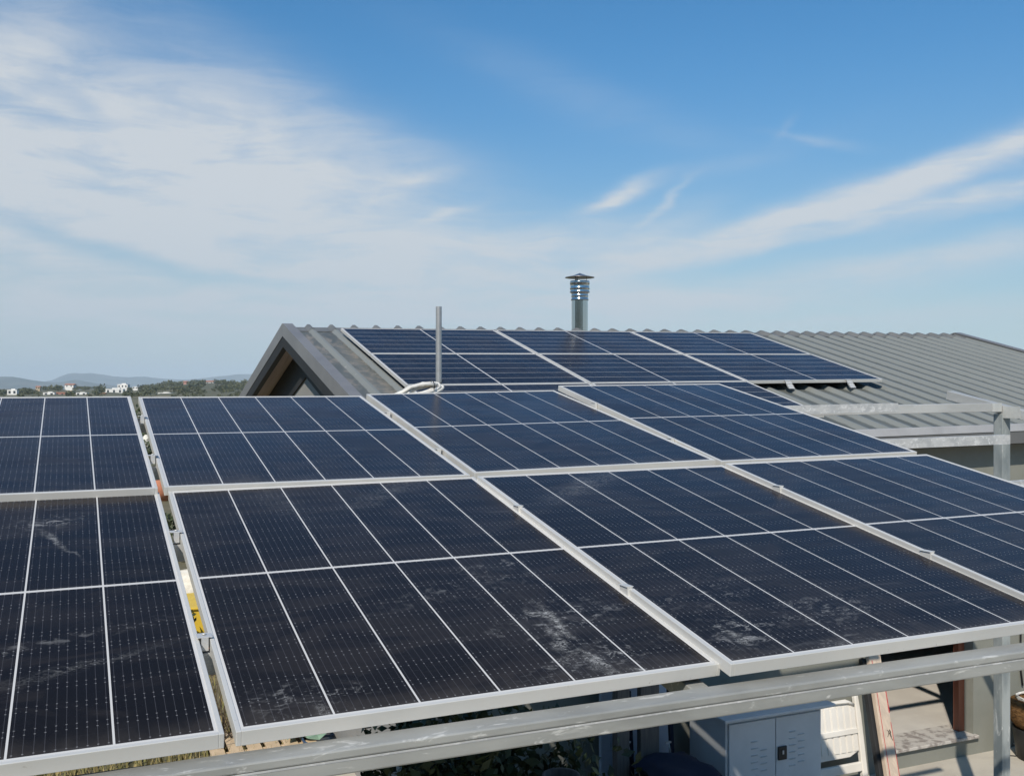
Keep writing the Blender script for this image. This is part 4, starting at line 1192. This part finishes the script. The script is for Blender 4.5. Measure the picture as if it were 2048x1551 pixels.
# x0, x1, top y, base y, distance factor, wall, roof, name, label
FH = [
    (15, 33, 779.3, 789.5, .35, 'white_wall', None, 'white flat roofed house farthest left, just above the panel edge'),
    (129, 147, 766.8, 774.5, .95, 'white_wall', 'terracotta', 'white house on the rise with a terracotta wing to its right'),
    (71, 80, 771.5, 778, .80, 'tan_wall', 'terracotta', 'small tan house high on the left of the wooded rise'),
    (87, 108, 784.5, 790.5, .28, 'white_wall', None, 'long low white house just above the panel edge, left of a terracotta one'),
    (108, 131, 784, 790.5, .30, 'pink_wall', 'terracotta', 'long low terracotta house just above the panel edge'),
    (134, 146, 781.5, 786, .42, 'tan_wall', None, 'low tan house between the terracotta house and the wood'),
    (151, 173, 785, 790.5, .30, 'white_wall', None, 'low white house in the middle, just above the panel edge'),
    (192, 209, 785.5, 790, .28, 'pink_wall', 'terracotta', 'terracotta house left of the big white villa'),
    (211, 245, 777.5, 787.5, .45, 'white_wall', None, 'big white villa with two blocks, the lower and wider block'),
    (235, 255, 768, 776.5, .86, 'white_wall', None, 'white villa with a small tower standing above the big white one'),
    (265, 275, 773.5, 777.5, .85, 'white_wall', None, 'little white house just right of the white villas'),
    (316, 342, 785, 790.5, .28, 'white_wall', None, 'white colonnaded house just above the panel edge, right of the gap'),
    (411, 427, 760.8, 768.5, 1.0, 'white_wall', 'terracotta', 'white house with a terracotta base on the crest at the right'),
    (366, 374, 761.5, 766.5, 1.0, 'pink_wall', 'terracotta', 'small pink house on the crest, left of the white one'),
    (414, 424, 779, 787.5, .45, 'tan_wall', 'terracotta', 'small tan house among the trees below the crest house'),
    (452, 462, 787, 790.5, .28, 'white_wall', None, 'low white house nearest the grey gable'),
]
for x0, x1, y0, y1, t, wm_, rm, lb in FH:
    d = D0 + (D1 - D0) * t - 12
    k = d / F_PX
    xm_ = (x0 + x1) / 2
    c = at_dist(xm_, y1, d)
    wd, ht = (x1 - x0) * k, (y1 - y0) * k
    Mx = Matrix.Translation((c.x, c.y, c.z)) @ Matrix.Rotation(-YAW + random.uniform(-.25, .25), 4, 'Z')
    h_ = thing('distant_house', lb, 'house', (c.x, c.y, c.z), 'distant houses on the wooded rise')
    hw = ht if rm is None else ht * .68
    m_ = MB(); m_.box((-wd / 2, 0, -5), (wd / 2, wd * .7, hw), Mx)
    if rm is None:
        m_.box((-wd * .12, wd * .1, hw), (wd * .3, wd * .5, hw + ht * .22), Mx)
    m_.build('wall', M[wm_], h_)
    if rm:
        m_ = MB(); e = wd * .06
        m_.prism([Mx @ Vector(q) for q in ((-wd / 2 - e, -e, hw), (-wd / 2 - e, wd * .7 + e, hw), (-wd / 2 - e, wd * .35, ht * 1.0))], (Mx.to_3x3() @ Vector((wd + 2 * e, 0, 0))))
        m_.build('roof', M[rm], h_)
    nw = max(2, int(wd / 2.6))
    for i in range(nw):
        xx = -wd / 2 + wd * (i + .5) / nw
        m_ = MB(); m_.box((xx - .5, -.06, hw * .30), (xx + .5, .05, hw * .30 + min(1.5, hw * .5)), Mx); m_.build('window', M['window_dark'], h_)

# ------------------------------------------------------------------ haze
hz = MB(); hz.box((-3800, -450, -1.05), (3800, 9100, 170))
hm = bpy.data.materials.new('haze_air'); hm.use_nodes = True
ht_ = NT(hm.node_tree); ht_.n.clear()
vo = ht_.n.new('ShaderNodeVolumePrincipled'); vo.inputs['Color'].default_value = (.70, .85, 1.0, 1); vo.inputs['Density'].default_value = 1.3e-4; vo.inputs['Anisotropy'].default_value = -0.25
oo = ht_.n.new('ShaderNodeOutputMaterial'); ht_.l.new(vo.outputs[0], oo.inputs['Volume'])
tag(hz.build('haze', hm), kind='stuff')
